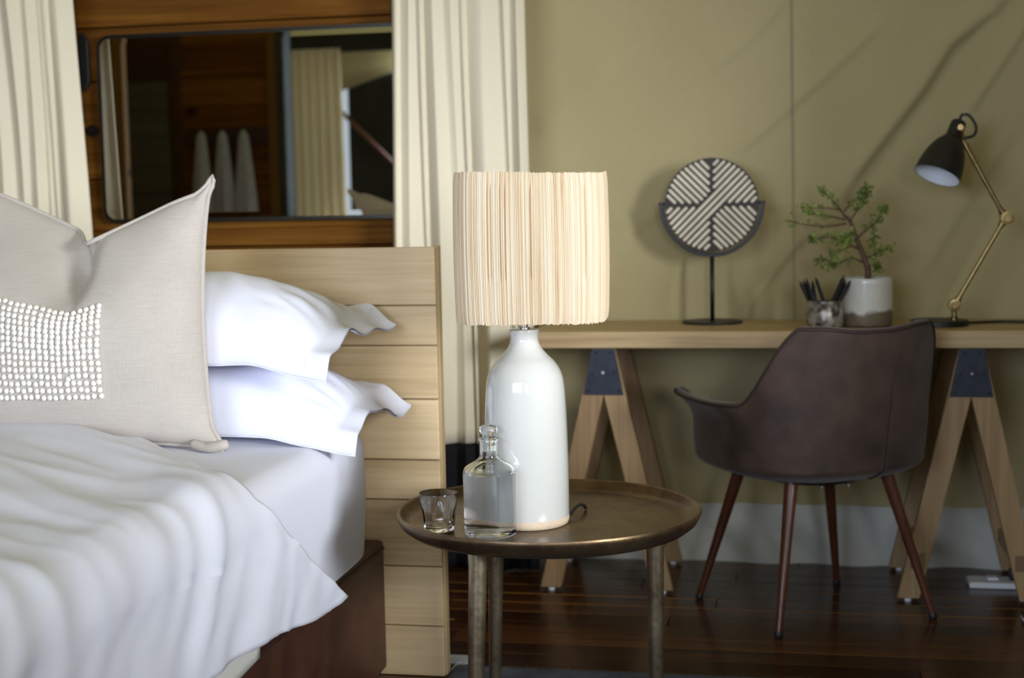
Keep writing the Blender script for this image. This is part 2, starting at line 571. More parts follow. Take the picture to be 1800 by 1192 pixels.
# raffia: pale straw strands, tone changing from strand to strand (around the shade) and slowly along each
def raffia():
    m, N, L, B = new_mat('raffia')
    at = N.new('ShaderNodeAttribute')
    at.attribute_name = 'strand'
    tc = N.new('ShaderNodeTexCoord')
    mp = N.new('ShaderNodeMapping')
    mp.inputs['Scale'].default_value = (150, 150, 5)
    L.new(tc.outputs['Object'], mp.inputs['Vector'])
    n = N.new('ShaderNodeTexNoise')
    n.inputs['Scale'].default_value = 1
    n.inputs['Detail'].default_value = 3
    L.new(mp.outputs['Vector'], n.inputs['Vector'])
    mx = N.new('ShaderNodeMath')
    mx.operation = 'MULTIPLY_ADD'
    mx.inputs[1].default_value = 0.45
    L.new(at.outputs['Fac'], mx.inputs[0])
    hf = N.new('ShaderNodeMath')
    hf.operation = 'MULTIPLY'
    hf.inputs[1].default_value = 0.62
    L.new(n.outputs['Fac'], hf.inputs[0])
    L.new(hf.outputs[0], mx.inputs[2])
    r = N.new('ShaderNodeValToRGB')
    e = r.color_ramp.elements
    e[0].position, e[0].color = 0.12, (0.42, 0.27, 0.13, 1)
    e[1].position, e[1].color = 0.80, (0.80, 0.68, 0.51, 1)
    k = e.new(0.36)
    k.color = (0.66, 0.50, 0.32, 1)
    L.new(mx.outputs[0], r.inputs['Fac'])
    L.new(r.outputs['Color'], B.inputs['Base Color'])
    B.inputs['Roughness'].default_value = 0.75
    B.inputs['Specular IOR Level'].default_value = 0.2
    t = N.new('ShaderNodeBsdfTranslucent')
    L.new(r.outputs['Color'], t.inputs['Color'])
    ms = N.new('ShaderNodeMixShader')
    ms.inputs['Fac'].default_value = 0.2
    L.new(B.outputs[0], ms.inputs[1])
    L.new(t.outputs[0], ms.inputs[2])
    L.new(ms.outputs[0], N['Material Output'].inputs['Surface'])
    return m
M['raffia'] = raffia()

# glazed plant pot: white glaze above, bare speckled brown body below an uneven line
def pot_mat():
    m, N, L, B = new_mat('dipped_glaze')
    tc = N.new('ShaderNodeTexCoord')
    sp = N.new('ShaderNodeSeparateXYZ')
    L.new(tc.outputs['Object'], sp.inputs[0])
    n = N.new('ShaderNodeTexNoise')
    n.inputs['Scale'].default_value = 14
    n.inputs['Detail'].default_value = 6
    L.new(tc.outputs['Object'], n.inputs['Vector'])
    ma = N.new('ShaderNodeMath')
    ma.operation = 'MULTIPLY_ADD'
    ma.inputs[1].default_value = -0.07
    L.new(n.outputs['Fac'], ma.inputs[0])
    L.new(sp.outputs['Z'], ma.inputs[2])
    r = N.new('ShaderNodeValToRGB')
    e = r.color_ramp.elements
    e[0].position, e[0].color = 0.0, (0.16, 0.125, 0.085, 1)
    e[1].position, e[1].color = 0.012, (0.66, 0.64, 0.585, 1)
    L.new(ma.outputs[0], r.inputs['Fac'])
    n3 = N.new('ShaderNodeTexNoise')
    n3.inputs['Scale'].default_value = 110
    L.new(tc.outputs['Object'], n3.inputs['Vector'])
    mx = N.new('ShaderNodeMixRGB')
    mx.blend_type = 'OVERLAY'
    mx.inputs['Fac'].default_value = 0.35
    L.new(r.outputs['Color'], mx.inputs['Color1'])
    L.new(n3.outputs['Color'], mx.inputs['Color2'])
    L.new(mx.outputs['Color'], B.inputs['Base Color'])
    B.inputs['Roughness'].default_value = 0.22
    return m
M['pot'] = pot_mat()

def mercury():
    m, N, L, B = new_mat('mottled_silver_glass')
    tc = N.new('ShaderNodeTexCoord')
    n = N.new('ShaderNodeTexNoise')
    n.inputs['Scale'].default_value = 38
    n.inputs['Detail'].default_value = 6
    L.new(tc.outputs['Object'], n.inputs['Vector'])
    r = N.new('ShaderNodeValToRGB')
    e = r.color_ramp.elements
    e[0].position, e[0].color = 0.38, (0.05, 0.035, 0.022, 1)
    e[1].position, e[1].color = 0.62, (0.36, 0.335, 0.29, 1)
    L.new(n.outputs['Fac'], r.inputs['Fac'])
    L.new(r.outputs['Color'], B.inputs['Base Color'])
    B.inputs['Metallic'].default_value = 0.35
    B.inputs['Roughness'].default_value = 0.36
    return m
M['mercury'] = mercury()

# ================================================================== THE SETTING
BACK_Y = 4.54
# ---- floor: varnished boards running along the back wall
fl = MB().box(-4.3, 1.4, -2.2, 4.75, -0.10, -0.022).build('floor', M['pine_dark'])
tag(fl, 'dark glossy varnished plank floor', 'floor', kind='structure')
bw, bl = 0.095, 2.05
bm_board = MB().box(-bl / 2 + 0.001, bl / 2 - 0.001, -bw / 2 + 0.0012, bw / 2 - 0.0012, -0.022, 0.0)
proto = None
row = 0
y = 4.70
while y > 0.9:
    off = random.uniform(-0.8, 0.8)
    for k in range(4):
        x = -3.3 + off + k * bl
        if x - bl / 2 > 1.34 or x + bl / 2 < -3.0:
            continue
        if proto is None:
            proto = bm_board.build('floorboard', M['floor'], fl, bevel=0.0015, seg=1)
            proto.location = (x, y, 0)
        else:
            dup(proto, fl, (x, y, 0))
    y -= bw
    row += 1
fr = MB().box(-4.3, 1.4, -2.2, y + bw / 2 - 0.001, -0.022, 0).build('floor_boards_far', M['floor'], fl)
tag(fr, kind='stuff')

# ---- canvas back wall with pulled creases
CREASES = [  # (points (x,z)), width, depth
    ([(0.70, 1.83), (0.58, 1.67), (0.46, 1.58), (0.38, 1.45), (0.31, 1.36), (0.20, 1.22), (0.12, 1.10)], 0.030, 0.017),
    ([(0.62, 1.72), (0.44, 1.46), (0.24, 1.18), (0.16, 1.02)], 0.022, -0.009),
    ([(0.70, 1.66), (0.59, 1.49), (0.50, 1.35)], 0.018, 0.008),
    ([(0.02, 1.43), (-0.06, 1.36), (-0.18, 1.26)], 0.018, 0.007),
    ([(0.28, 1.66), (0.08, 1.48), (-0.02, 1.40)], 0.020, 0.007),
    ([(0.00, 1.75), (-0.12, 1.62), (-0.26, 1.51)], 0.020, 0.006),
    ([(0.08, 1.07), (-0.03, 0.94), (-0.09, 0.86), (-0.13, 0.80), (-0.15, 0.72)], 0.018, 0.011),
    ([(0.60, 1.10), (0.54, 0.98), (0.45, 0.79)], 0.026, -0.009),
    ([(-0.52, 1.56), (-0.66, 1.44), (-0.80, 1.33)], 0.030, 0.006),
    ([(-0.30, 1.02), (-0.36, 0.88), (-0.38, 0.76)], 0.020, 0.005),
    ([(-0.30, 1.16), (-0.50, 1.04), (-0.62, 0.86)], 0.035, 0.006),
    ([(0.66, 1.35), (0.50, 1.10), (0.36, 0.86)], 0.035, 0.006),
    ([(-0.40, 0.62), (-0.60, 0.52), (-0.72, 0.46)], 0.030, 0.010),
    ([(0.30, 0.66), (0.18, 0.58), (-0.10, 0.50)], 0.030, 0.008),
]
def seg_dist(px, pz, a, b):
    ax, az = a
    bx, bz = b
    dx, dz = bx - ax, bz - az
    t = ((px - ax) * dx + (pz - az) * dz) / (dx * dx + dz * dz)
    tc = min(1, max(0, t))
    qx, qz = ax + dx * tc, az + dz * tc
    s = (dx * (pz - az) - dz * (px - ax))
    return sqrt((px - qx) ** 2 + (pz - qz) ** 2), (1 if s > 0 else -1), tc
def canvas_push(x, z):
    d = 0.009 * nz(x * 1.1 + 3, z * 0.9) + 0.004 * nz((x + z * 0.8) * 4.0, (z - x) * 1.1, 3)
    for pts, w, a in CREASES:
        lo = 9
        for i in range(len(pts) - 1):
            dd, sg, t = seg_dist(x, z, pts[i], pts[i + 1])
            if dd < lo:
                lo, ls, tt = dd, sg, (i + t) / (len(pts) - 1)
        if lo < w * 5:
            fade = sm(0, 0.2, tt) * sm(0, 0.2, 1 - tt) if lo > 0 else 1
            ww = w * (0.45 if ls > 0 else 1.7)
            d += 1.5 * a * exp(-(lo / ww) ** 2) * (0.15 + 0.85 * fade)
    return d
wb = MB()
wb.grid(230, 190, lambda u, v: (lerp(-0.95, 1.42, u), BACK_Y - canvas_push(lerp(-0.95, 1.42, u), v * 2.25), v * 2.25))
wall_back = wb.build('wall_back', M['canvas'], smooth=True)
tag(wall_back, 'olive canvas tent wall with diagonal pull creases', 'wall', kind='structure')
def skirt_fn(u, v):
    x, z = lerp(-0.95, 1.42, u), v * 0.185
    d = 0.016 + 0.024 * nz(x * 5, z * 6, 5) + 0.022 * nz((x * 0.8 + z) * 9, (z - x * 0.3) * 5, 9) - 0.010 * sm(0.10, 0.185, z)
    d = max(0.003, d) + max(0, canvas_push(x, z))
    return (x, BACK_Y - 0.004 - d, z)
MB().grid(200, 26, skirt_fn).build('groundsheet_skirt', M['skirt'], wall_back, smooth=True)
MB().grid(3, 120, lambda u, v: (lerp(-0.004, 0.004, u) + lerp(0.011, -0.007, v), BACK_Y - 0.0025 - canvas_push(lerp(-0.004, 0.004, u) + lerp(0.011, -0.007, v), 0.19 + v * 2.0), 0.19 + v * 2.0)).build('wall_seam', M['seam'], wall_back, smooth=True)

# ---- timber wall behind the bed
wt = MB().box(-4.3, -0.90, 4.56, 4.62, 0, 2.3).build('wall_back_left', M['pine_dark'])
tag(wt, 'dark stained pine plank wall behind the bed', 'wall', kind='structure')
zs = [0.0, 0.14, 0.28, 0.42, 0.56, 0.70, 0.85, 1.012, 1.078, 1.24, 1.40, 1.56, 1.735, 1.90, 2.06, 2.25]
for i in range(len(zs) - 1):
    thick = 0.052 if 0 else 0.0
    y0 = 4.50 if i != 7 else 4.485
    MB().box(-4.28, -0.92, y0, 4.56, zs[i] + 0.0018, zs[i + 1] - 0.0018).build('wall_plank', M['pine'], wt, bevel=0.004)
MB().box(-4.28, -0.92, 4.468, 4.50, 1.071, 1.086).build('wall_ledge', M['pine'], wt, bevel=0.003)

# ---- other sides of the tent: left timber wall, right canvas with a wide opening, open front, canvas roof
wl = MB().box(-4.36, -4.30, -2.2, 4.62, 0, 2.9).build('wall_left', M['pine'])
tag(wl, 'timber side wall of the tent, left of the bed', 'wall', kind='structure')
wr = MB()
WY0, WY1, WZ0, WZ1 = 0.70, 2.34, 0.90, 1.90      # window opening
wr.box(1.36, 1.39, -2.2, WY0, 0, 2.9)
wr.box(1.36, 1.39, WY1, 4.62, 0, 2.9)
wr.box(1.36, 1.39, WY0, WY1, WZ1, 2.9)
wr.box(1.36, 1.39, WY0, WY1, 0, WZ0)
wright = wr.build('wall_right', M['canvas'])
tag(wright, 'olive canvas side wall with a wide open window', 'wall', kind='structure')
cl = MB()
cl.grid(12, 40, lambda u, v: (lerp(-4.4, 1.45, u), lerp(4.7, -2.3, v), 2.22 + 0.9 * sin(pi * v) + 0.01 * nz(u * 9, v * 9)))
ceil = cl.build('ceiling', M['roof'], smooth=True)
tag(ceil, 'sunlit olive canvas tent roof', 'ceiling', kind='structure')

# ================================================================== BED
BED = thing('bed', (-1.86, 2.3, 0), 'large bed with white sheet over mattress and red-brown leather base', 'bed')
def bl_(p):  # world -> bed local
    return (p[0] + 1.86, p[1] - 2.3, p[2])
b = MB().box(*(-0.91, 0.897, -1.1, 1.0, 0.02, 0.337))
base = b.build('bed_base', M['bed_leather'], BED, bevel=0.012, seg=3)
MB().tube([(0.899, y, 0.318 + 0.0015 * sin(y * 40)) for y in [-1.09 + 0.03 * i for i in range(70)]], 0.004, 8).build('base_piping', M['bed_piping'], base, smooth=True)
MB().tube([(0.8985, -0.10, 0.03), (0.8985, -0.10, 0.315)], 0.003, 6).build('base_seam', M['bed_piping'], base, smooth=True)
# mattress: rounded slab under a fitted sheet
def mattress_fn(u, v):
    # superellipse sweep: u round the outline, v up the side then in to the middle
    a = 2 * pi * u
    hx, hy, R = 0.905, 1.03, 0.07
    # rounded rectangle outline
    ca, sa = cos(a), sin(a)
    p = 14.0
    s = (abs(ca) ** p + abs(sa) ** p) ** (-1 / p)
    ox, oy = hx * ca * s, hy * sa * s
    if v < 0.45:
        t = v / 0.45
        z = lerp(0.335, 0.575, t)
        k = 1.0 - 0.006 * (1 - t) + 0.004 * sin(pi * t)
        w = 0.0025 * nz(ox * 14, oy * 14, z * 3) * (1 - 0.3 * t)
        return (ox * k + w * ca, oy * k + w * sa, z)
    if v < 0.65:
        t = (v - 0.45) / 0.20 * pi / 2
        rr = 0.055
        ins = rr * (1 - cos(t))
        return (ox - ins * (ox / hx), oy - ins * (oy / hy), 0.575 + rr * sin(t))
    t = (v - 0.65) / 0.35
    k = 1 - t
    hx2, hy2 = hx - 0.055, hy - 0.055
    x, y_ = ox / hx * hx2 * k, oy / hy * hy2 * k
    return (x, y_, 0.630 + 0.012 * sm(0, 0.5, t) + 0.002 * nz(x * 6, y_ * 6))
mt = MB().grid(260, 40, mattress_fn, wrap=True)
mo = mt.build('mattress', M['sheet'], BED, smooth=True)
mo.location = (0, -0.045, 0)
# headboard boards
HBZ = [0.0, 0.124, 0.270, 0.432, 0.529, 0.675, 0.803, 0.898, 1.037]
hb = MB().box(-1.0, 1.030, 1.022, 1.052, 0.004, 1.030).build('headboard', M['oak_end'], BED)
for i in range(8):
    MB().box(-1.02, 1.036, 1.008, 1.024, HBZ[i] + 0.0015, HBZ[i + 1] - 0.0015).build('headboard_board', M['oak'], hb, bevel=0.002)
MB().box(1.030, 1.0395, 1.024, 1.054, 0.0, 1.037).build('edge_strip', M['oak_end'], hb, bevel=0.001)

# ---- duvet: puffy cover, head edge across the bed, side hanging over
def duvet_fn(u, v):
    # u: across (0 = far left, 1 = lower hem at the right side); v: 0 head edge .. 1 foot
    L_top, R = 1.875, 0.085     # flat part from x=-2.885 to about -1.01, then over the mattress edge
    arc = R * pi / 2
    drop = 0.243 + 0.008 * sin(v * 8) - 0.055 * sm(0.02, 0.30, v)
    tot = L_top + arc + drop
    s = u * tot
    e0 = L_top + 0.6 * arc
    yh = 2.885 - 0.04 * sm(1.30, 1.55, s) - 0.44 * sm(1.42, e0, s) + 0.42 * max(0, (s - e0) / (tot - e0)) ** 1.15
    y = lerp(yh, 1.15, v)
    puff = 0.024 * sm(0.0, 0.12, v) + 0.005
    zt = 0.655
    if s < L_top:
        x = -2.885 + s
        e = sm(0, 0.5, L_top - s)
        z = zt + puff * (0.25 + 0.75 * e) + 0.02 * e * sm(-1.2, -1.9, x)
        n = Vector((0, 0, 1))
    elif s < L_top + arc:
        t = (s - L_top) / R
        x = -1.010 + R * sin(t)
        z = zt - R * (1 - cos(t)) + puff * 0.25 * cos(t)
        n = Vector((sin(t), 0, cos(t)))
    else:
        d = s - L_top - arc
        x = -0.925 + 0.012 * sm(0, 0.24, d) * (0.5 + 0.5 * sin(v * 9 + 1))
        z = zt - R - d
        n = Vector((1, 0, 0))
    # folds: soft diagonal waves fanning from the head edge down towards the side hem
    g = 2.885 - y
    w = 19 * (g - 0.62 * (s - 1.2)) + 4 * nz(s * 1.7, g * 2.2, 2)
    f = 0.008 * nz(s * 2.2, g * 2.0, 1) * sm(0, .12, v)
    f += 0.0065 * sin(w) * (0.6 + 0.9 * nz(s * 2.6, g * 2.4, 8)) * sm(0.9, 1.5, s) * sm(1.3, 0.5, g) * sm(0, 0.05, v)
    f += 0.0045 * nz(s * 7 - g * 9, g * 3 + s * 2, 4) * sm(1.0, 1.7, s)
    f += 0.0030 * nz(s * 22 - g * 12, g * 9 + s * 7, 14) * sm(1.5, 2.0, s)
    f += 0.0035 * (1 - abs(nz(s * 6 - g * 10, g * 2.5 + s * 1.5, 24)) * 4) * sm(0.9, 1.5, s) * (0.5 + nz(s * 2, g * 2, 30)) * sm(0, 0.05, v)
    p = Vector((x, y, z)) + n * f * 1.25
    p.y += 0.008 * nz(s * 3, 0, 6) * (1 - sm(0, 0.2, v))
    return p
dv = MB().grid(230, 150, duvet_fn, flip=True)
duv = dv.build('duvet', M['sheet'], smooth=True, solid=0.014)
tag(duv, 'white cotton duvet spread over the bed and hanging over its side', 'duvet')
def hem_fn(u, v):
    p = duvet_fn(lerp(0.915, 0.922, v), u)
    return p + Vector((0.0085, 0, 0))
MB().grid(150, 3, hem_fn).build('stitched_hem', M['sheet'], duv, smooth=True)
# cream blanket layer peeping out below the duvet
bk = MB().grid(60, 12, lambda u, v: (-0.9455 + 0.003 * sin(u * 11) - 0.002 * v, lerp(2.42, 1.15, u), lerp(0.50, 0.325, v) - 0.005 * sm(0, 0.12, u) * v))
bo = bk.build('blanket', M['cream_sheet'], smooth=True, solid=0.006)
tag(bo, 'cream blanket hanging under the lower edge of the white duvet', 'blanket')

# ---- white oxford pillows
def pillow(name, label, cx, cy, cz, w, d, T, flange, corner, seed):
    """corner(u,v) -> z offset of the middle surface"""
    t = thing(name, (cx, cy, cz), label, 'pillow', group='white pillows stacked against the headboard')
    fu, fv, ff = flange / (w / 2), flange / (d / 2), 0.35 * flange / (d / 2)
    def rise(t, fl, pw):
        a_ = min(1, max(0, (1 - fl - abs(t)) / (1 - fl)))
        return (1 - (1 - a_) ** 2.3) ** pw
    def mid(u, v):
        x = u * w / 2 * (1 - 0.035 * (1 - v * v) * abs(u) ** 4)
        y_ = v * d / 2 * (1 - 0.04 * (1 - u * u) * abs(v) ** 4)
        eu, ev = sm(1 - 1.4 * fu, 1, abs(u)), sm(1 - 1.4 * fv, 1, abs(v))
        z = corner(u, v) + 0.010 * max(eu, ev) * nz(x * 9 + seed, y_ * 9, 2)
        z -= 0.050 * eu * sm(-0.3, 0.9, v) * (1 if u > 0 else 0)        # rear of the end border hangs
        z -= 0.030 * sm(0.80, 1.0, -v)                                   # front edge rolls under
        z += 0.006 * eu * sin(9 * v + seed)
        return x, y_, z
    def body(sgn):
        def fn(a, b_):
            u, v = 2 * a - 1, 2 * b_ - 1
            x, y_, z = mid(u, v)
            h = rise(u, fu, 0.66) * rise(v, fv if v > 0 else ff, 0.75 if v > 0 else 0.55)
            # drawn-in gathers near the end seam, softer creases elsewhere
            g = sm(0.35, 0.80, abs(u)) * (1 - sm(0.86, 0.97, abs(u)))
            wr_ = 0.007 * nz(x * 7 + seed, y_ * 7, seed) + g * (0.007 * nz(x * 6, y_ * 26 + seed, sgn) + 0.0025 * sin(23 * v + 9 * u + 5 * nz(u * 3, v * 3, seed)))
            wr_ += 0.004 * nz((x + y_) * 18, (x - y_) * 6 + seed, sgn)
            return (x, y_, z + sgn * (T * h + 0.002) + wr_ * min(1, h * 1.6))
        return fn
    mb = MB()
    mb.grid(110, 70, body(1))
    mb.grid(110, 70, body(-1), flip=True)
    cvr = mb.build('pillow_cover', M['sheet'], t, smooth=True)
    top_ = body(1)
    for us in (1 - fu, -1 + fu):
        MB().tube([Vector(top_((us + 1) / 2, lerp(0.04, 0.96, k / 60))) for k in range(61)], 0.0012, 6).build('border_stitching', M['sheet'], cvr, smooth=True)
    return t
p1 = pillow('pillow', 'upper white pillow with flat border, top of the stack at headboard', -1.335, 3.085, 0.890, 0.82, 0.42, 0.100, 0.052,
       lambda u, v: -0.018 * u * u * sm(0, 1, u) + lerp(-0.050, 0.012, (v + 1) / 2) * abs(v) ** 1.2 + 0.022 * sm(0.55, 1, u) * v, 3)
p1.rotation_euler.z = radians(-5)
p2 = pillow('pillow', 'lower white pillow with flat border, under the other one on the mattress', -1.318, 3.088, 0.728, 0.86, 0.41, 0.080, 0.052,
       lambda u, v: -0.022 * u * u * sm(0, 1, u) + lerp(-0.045, 0.0, (v + 1) / 2) * abs(v) ** 1.2 + 0.012 * sm(0.55, 1, u) * v - 0.010 * sm(.5, 1, u), 11)
p2.rotation_euler.z = radians(-2)

# ---- linen cushion with a chopped top and a panel of shell buttons
CU = thing('cushion', (-1.485, 2.800, 0.640), 'large beige linen cushion with button panel standing before the white pillows', 'cushion')
CW, CH, CT = 0.62, 0.545, 0.105
def cush_outline(u, v):
    """u,v in -1..1 -> local x,z of the middle surface"""
    x = u * CW / 2 * (1 - 0.065 * (1 - v * v) * abs(u) ** 3)
    top = sm(-1, 1, v)
    z = CH / 2 + v * CH / 2 * (1 - 0.05 * (1 - u * u) * abs(v) ** 3 * (1 if v < 0 else 0.3))
    # chopped top edge: V in the middle, ears at the corners
    z -= 0.118 * (1 - min(1, abs(u - 0.12) / 0.92)) ** 1.05 * sm(-0.5, 1.0, v)
    z += 0.022 * sm(0.86, 1.0, abs(u)) * sm(0.7, 1.0, v)
    x += 0.014 * sm(0.86, 1.0, v) * sm(0.7, 1.0, abs(u)) * (1 if u > 0 else -1)
    x -= 0.034 * z / CH
    x -= 0.010 * sm(0.94, 1.0, u) * sm(0.94, 1.0, v)
    z -= 0.006 * sm(0.8, 1.0, abs(u)) * sm(-0.7, -1, v)
    x += 0.020 * sm(0.75, 1.0, u) * sm(-0.80, -1.0, v)
    return x, z
def cush_pt(u, v, sgn):
    x, z = cush_outline(u, v)
    h = (max(0, 1 - abs(u) ** 2.6) ** 0.62) * (max(0, 1 - abs(v) ** 2.4) ** 0.62)
    th = CT * h
    # valley pressed into the upper middle
    valley = exp(-((u - 0.09 - 0.12 * (v - 0.8)) / 0.11) ** 2) * sm(0.20, 0.72, v)
    soft = exp(-((u - 0.10) / 0.36) ** 2) * sm(0.0, 0.9, v)
    th *= 1 - 0.45 * soft
    th -= 0.085 * valley * h ** 0.5 if sgn < 0 else 0.0
    th += 0.004 * nz(u * 3, v * 3, 5) * h
    if u > 0.5 and v < -0.55:   # drag wrinkles at the bottom corner
        th += 0.006 * sin(26 * (u - v)) * sm(0.5, 0.9, u) * sm(-0.55, -0.9, v) * h
    lean = 0.10 * (z / CH) ** 1.0
    mid = lean + 0.012 * sm(0.7, 1, abs(u)) * sm(0.7, 1, v) - 0.02 * exp(-((u - 0.1) / 0.3) ** 2) * sm(0.3, 1, v)
    # left lobe is pushed back behind the right one
    mid += 0.095 * sm(0.17, -0.12, u) * sm(0.1, 1.0, v)
    return Vector((x, mid + sgn * th, z))
cb = MB()
NU, NV = 120, 90
cb.grid(NU, NV, lambda a, b_: cush_pt(2 * a - 1, 2 * b_ - 1, -1))
cb.grid(NU, NV, lambda a, b_: cush_pt(2 * a - 1, 2 * b_ - 1, 1), flip=True)
cb.build('cushion_cover', M['linen'], CU, smooth=True, weld=True)
edge = []
for i in range(240):
    k = 4 * i / 240
    s, q = int(k), 2 * (k - int(k)) - 1
    u, v = [(q, -1), (1, q), (-q, 1), (-1, -q)][s]
    edge.append(cush_pt(u, v, 1))
edge.append(edge[0])
MB().tube(edge, 0.0052, 8).build('piping', M['linen'], CU, smooth=True)
# little turned-out fabric tongue at the lower right corner
MB().tube(spline([(0.270, -0.02, 0.012), (0.305, -0.03, 0.006), (0.338, -0.035, 0.012), (0.352, -0.03, 0.015)], 5), [0.010] * 6 + [0.011] * 5 + [0.011, 0.010, 0.010, 0.008, 0.004], 12).build('corner_tongue', M['linen'], CU, smooth=True)
btn = MB()
btn.lathe([(0.0005, -0.002), (0.0050, -0.0015), (0.0062, 0.0005), (0.0058, 0.0028), (0.0040, 0.0046), (0.0014, 0.0052), (0.0003, 0.0053)], 12)
b_me = btn.mesh('button', True)
b_me.materials.append(M['button'])
cols, rows_ = 18, 16
rnd = random.Random(5)
for i in range(cols):
    for j in range(rows_):
        u0 = 0.335 - 0.0455 * i
        v0 = 0.232 - 0.0550 * j
        v0 += 0.030 * sm(0.0, 0.34, u0) * (1 if j < 6 else 0.35)
        u0 -= 0.010 * (j / 15)
        u = u0 + rnd.uniform(-0.004, 0.004)
        v = v0 + rnd.uniform(-0.006, 0.006)
        if i == 5 and j == 12:
            u, v = u + 0.012, v - 0.022
        p = cush_pt(u, v, -1)
        du = cush_pt(u + 0.02, v, -1) - p
        dvv = cush_pt(u, v + 0.02, -1) - p
        nrm = du.cross(dvv).normalized()
        if nrm.y > 0:
            nrm.negate()
        o = bpy.data.objects.new('button', b_me)
        COL.objects.link(o)
        o.parent = CU
        o.location = p + nrm * 0.0015
        o.rotation_euler = nrm.to_track_quat('Z', 'Y').to_euler()

# ================================================================== SIDE TABLE and what stands on it
TX, TY = -0.495, 2.905
ST = thing('side_table', (TX, TY, 0), 'round aged bronze tray table on three legs beside the bed', 'side table')
prof = [(0.002, 0.462), (0.20, 0.462), (0.262, 0.464), (0.288, 0.470), (0.304, 0.482), (0.312, 0.496), (0.3145, 0.503), (0.3125, 0.5075), (0.3085, 0.5075), (0.304, 0.5035), (0.297, 0.494), (0.286, 0.4865), (0.272, 0.485), (0.15, 0.485), (0.002, 0.485)]
MB().lathe(prof, 120, caps=False).build('tray', M['bronze'], ST, smooth=True, angle=50, weld=True)
for ang, R, dx, dy in ((247, 0.255, -0.012, -0.02), (127, 0.255, -0.015, 0.02), (7, 0.218, 0.0, 0.0)):
    a = radians(ang)
    x, y_ = R * cos(a), R * sin(a)
    MB().tube([(x + dx, y_ + dy, 0.0112), (x + dx * 0.95, y_ + dy * 0.95, 0.025), (x, y_, 0.44), (x, y_, 0.468)], [0.0125, 0.0130, 0.0185, 0.0195], 20).build('leg', M['bronze_leg'], ST, smooth=True, angle=50)

LX, LY = -0.530, 2.857
LP = thing('table_lamp', (LX, LY, 0.485), 'cream bottle-shaped ceramic table lamp with straw coloured raffia shade', 'lamp')
body = [(0.0, 0.018), (0.0848, 0.018)]
bp = spline([(0.0848, 0.018), (0.0850, 0.10), (0.0835, 0.19), (0.0810, 0.255), (0.0780, 0.290), (0.0715, 0.312), (0.060, 0.330), (0.046, 0.344), (0.0345, 0.358), (0.0290, 0.370), (0.0282, 0.380), (0.0300, 0.392)], 6)
MB().lathe(bp + [(0.0300, 0.3945), (0.0275, 0.396), (0.0002, 0.396)], 96, caps=False).build('lamp_body', M['ceramic'], LP, smooth=True, angle=60)
MB().lathe([(0.0002, 0.0), (0.078, 0.0), (0.0825, 0.003), (0.0848, 0.010), (0.0850, 0.0185), (0.0002, 0.0186)], 96, caps=False).build('unglazed_foot', M['bare_clay'], LP, smooth=True, angle=50)
MB().lathe([(0.0002, 0.3955), (0.012, 0.3955), (0.012, 0.399), (0.0075, 0.400), (0.0075, 0.470), (0.0002, 0.470)], 24, caps=False).build('neck_rod', M['bright_steel'], LP, smooth=True, angle=40)
# shade: rounded square drum wound with strands
SHX, SHN = 0.1540, 5.0
NS = 330
NC = NS * 4
ZR = 26
rs = random.Random(11)
soff = [rs.uniform(0, 1) for _ in range(NS)]
sdep = [rs.uniform(0.4, 1.0) for _ in range(NS)]
wob = [rs.uniform(-1, 1) for _ in range(NS)]
SHADE_Z0, SHADE_Z1 = 0.416, 0.706
vs, fs, att = [], [], []
for j in range(ZR):
    t = j / (ZR - 1)
    for i in range(NC):
        k = i // 4
        a = 2 * pi * (i + 0.5 * wob[k] * sin(3 * t + k) * 0.6) / NC
        ca, sa = cos(a), sin(a)
        s = (abs(ca) ** SHN + abs(sa) ** SHN) ** (-1 / SHN)
        bulge = 1 + 0.018 * sin(pi * t) - 0.012 * sm(0.93, 1, t) - 0.010 * sm(0.05, 0, t)
        r = SHX * s * bulge * 0.94
        ph = (i % 4) / 4
        r += 0.0026 * sdep[k] * sin(pi * (ph + 0.125)) - 0.003 * (1 if sdep[k] < 0.45 and 0.3 < t < 0.9 else 0)
        z0 = SHADE_Z0 + 0.0015 * wob[k]
        z1 = SHADE_Z1 + 0.0012 * wob[(k * 3) % NS] + 0.003 * sin(2 * a)
        vs.append((0.021 + r * ca, r * sa, lerp(z0, z1, t)))
        att.append(soff[k])
for j in range(ZR - 1):
    for i in range(NC):
        i2 = (i + 1) % NC
        fs.append((j * NC + i, j * NC + i2, (j + 1) * NC + i2, (j + 1) * NC + i))
sh = MB().add(vs, fs).build('lamp_shade', M['raffia'], LP, smooth=True, rz=radians(4))
sa_ = sh.data.attributes.new('strand', 'FLOAT', 'POINT')
sa_.data.foreach_set('value', att)
tag(sh, kind='stuff')
def shade_ring(z, r):
    pts = []
    for i in range(81):
        a = 2 * pi * i / 80
        s = (abs(cos(a)) ** SHN + abs(sin(a)) ** SHN) ** (-1 / SHN)
        pts.append((0.021 + r * s * cos(a), r * s * sin(a), z))
    return pts
MB().tube(shade_ring(SHADE_Z1 - 0.006, SHX * 0.900), 0.003, 8).tube(shade_ring(SHADE_Z0 + 0.006, SHX * 0.900), 0.003, 8).build('shade_wire', M['bright_steel'], sh, smooth=True)
MB().tube([(-0.142, 0, 0.60), (0.142, 0, 0.60)], 0.0022, 6).tube([(0, -0.142, 0.60), (0, 0.142, 0.60)], 0.0022, 6).tube([(0, 0, 0.46), (0, 0, 0.602)], 0.006, 8).build('shade_carrier', M['bright_steel'], LP, smooth=True)
MB().lathe([(0.0002, 0.47), (0.013, 0.47), (0.013, 0.50), (0.028, 0.535), (0.030, 0.555), (0.022, 0.578), (0.0002, 0.586)], 24, caps=False).build('bulb', M['white_enamel'], LP, smooth=True)
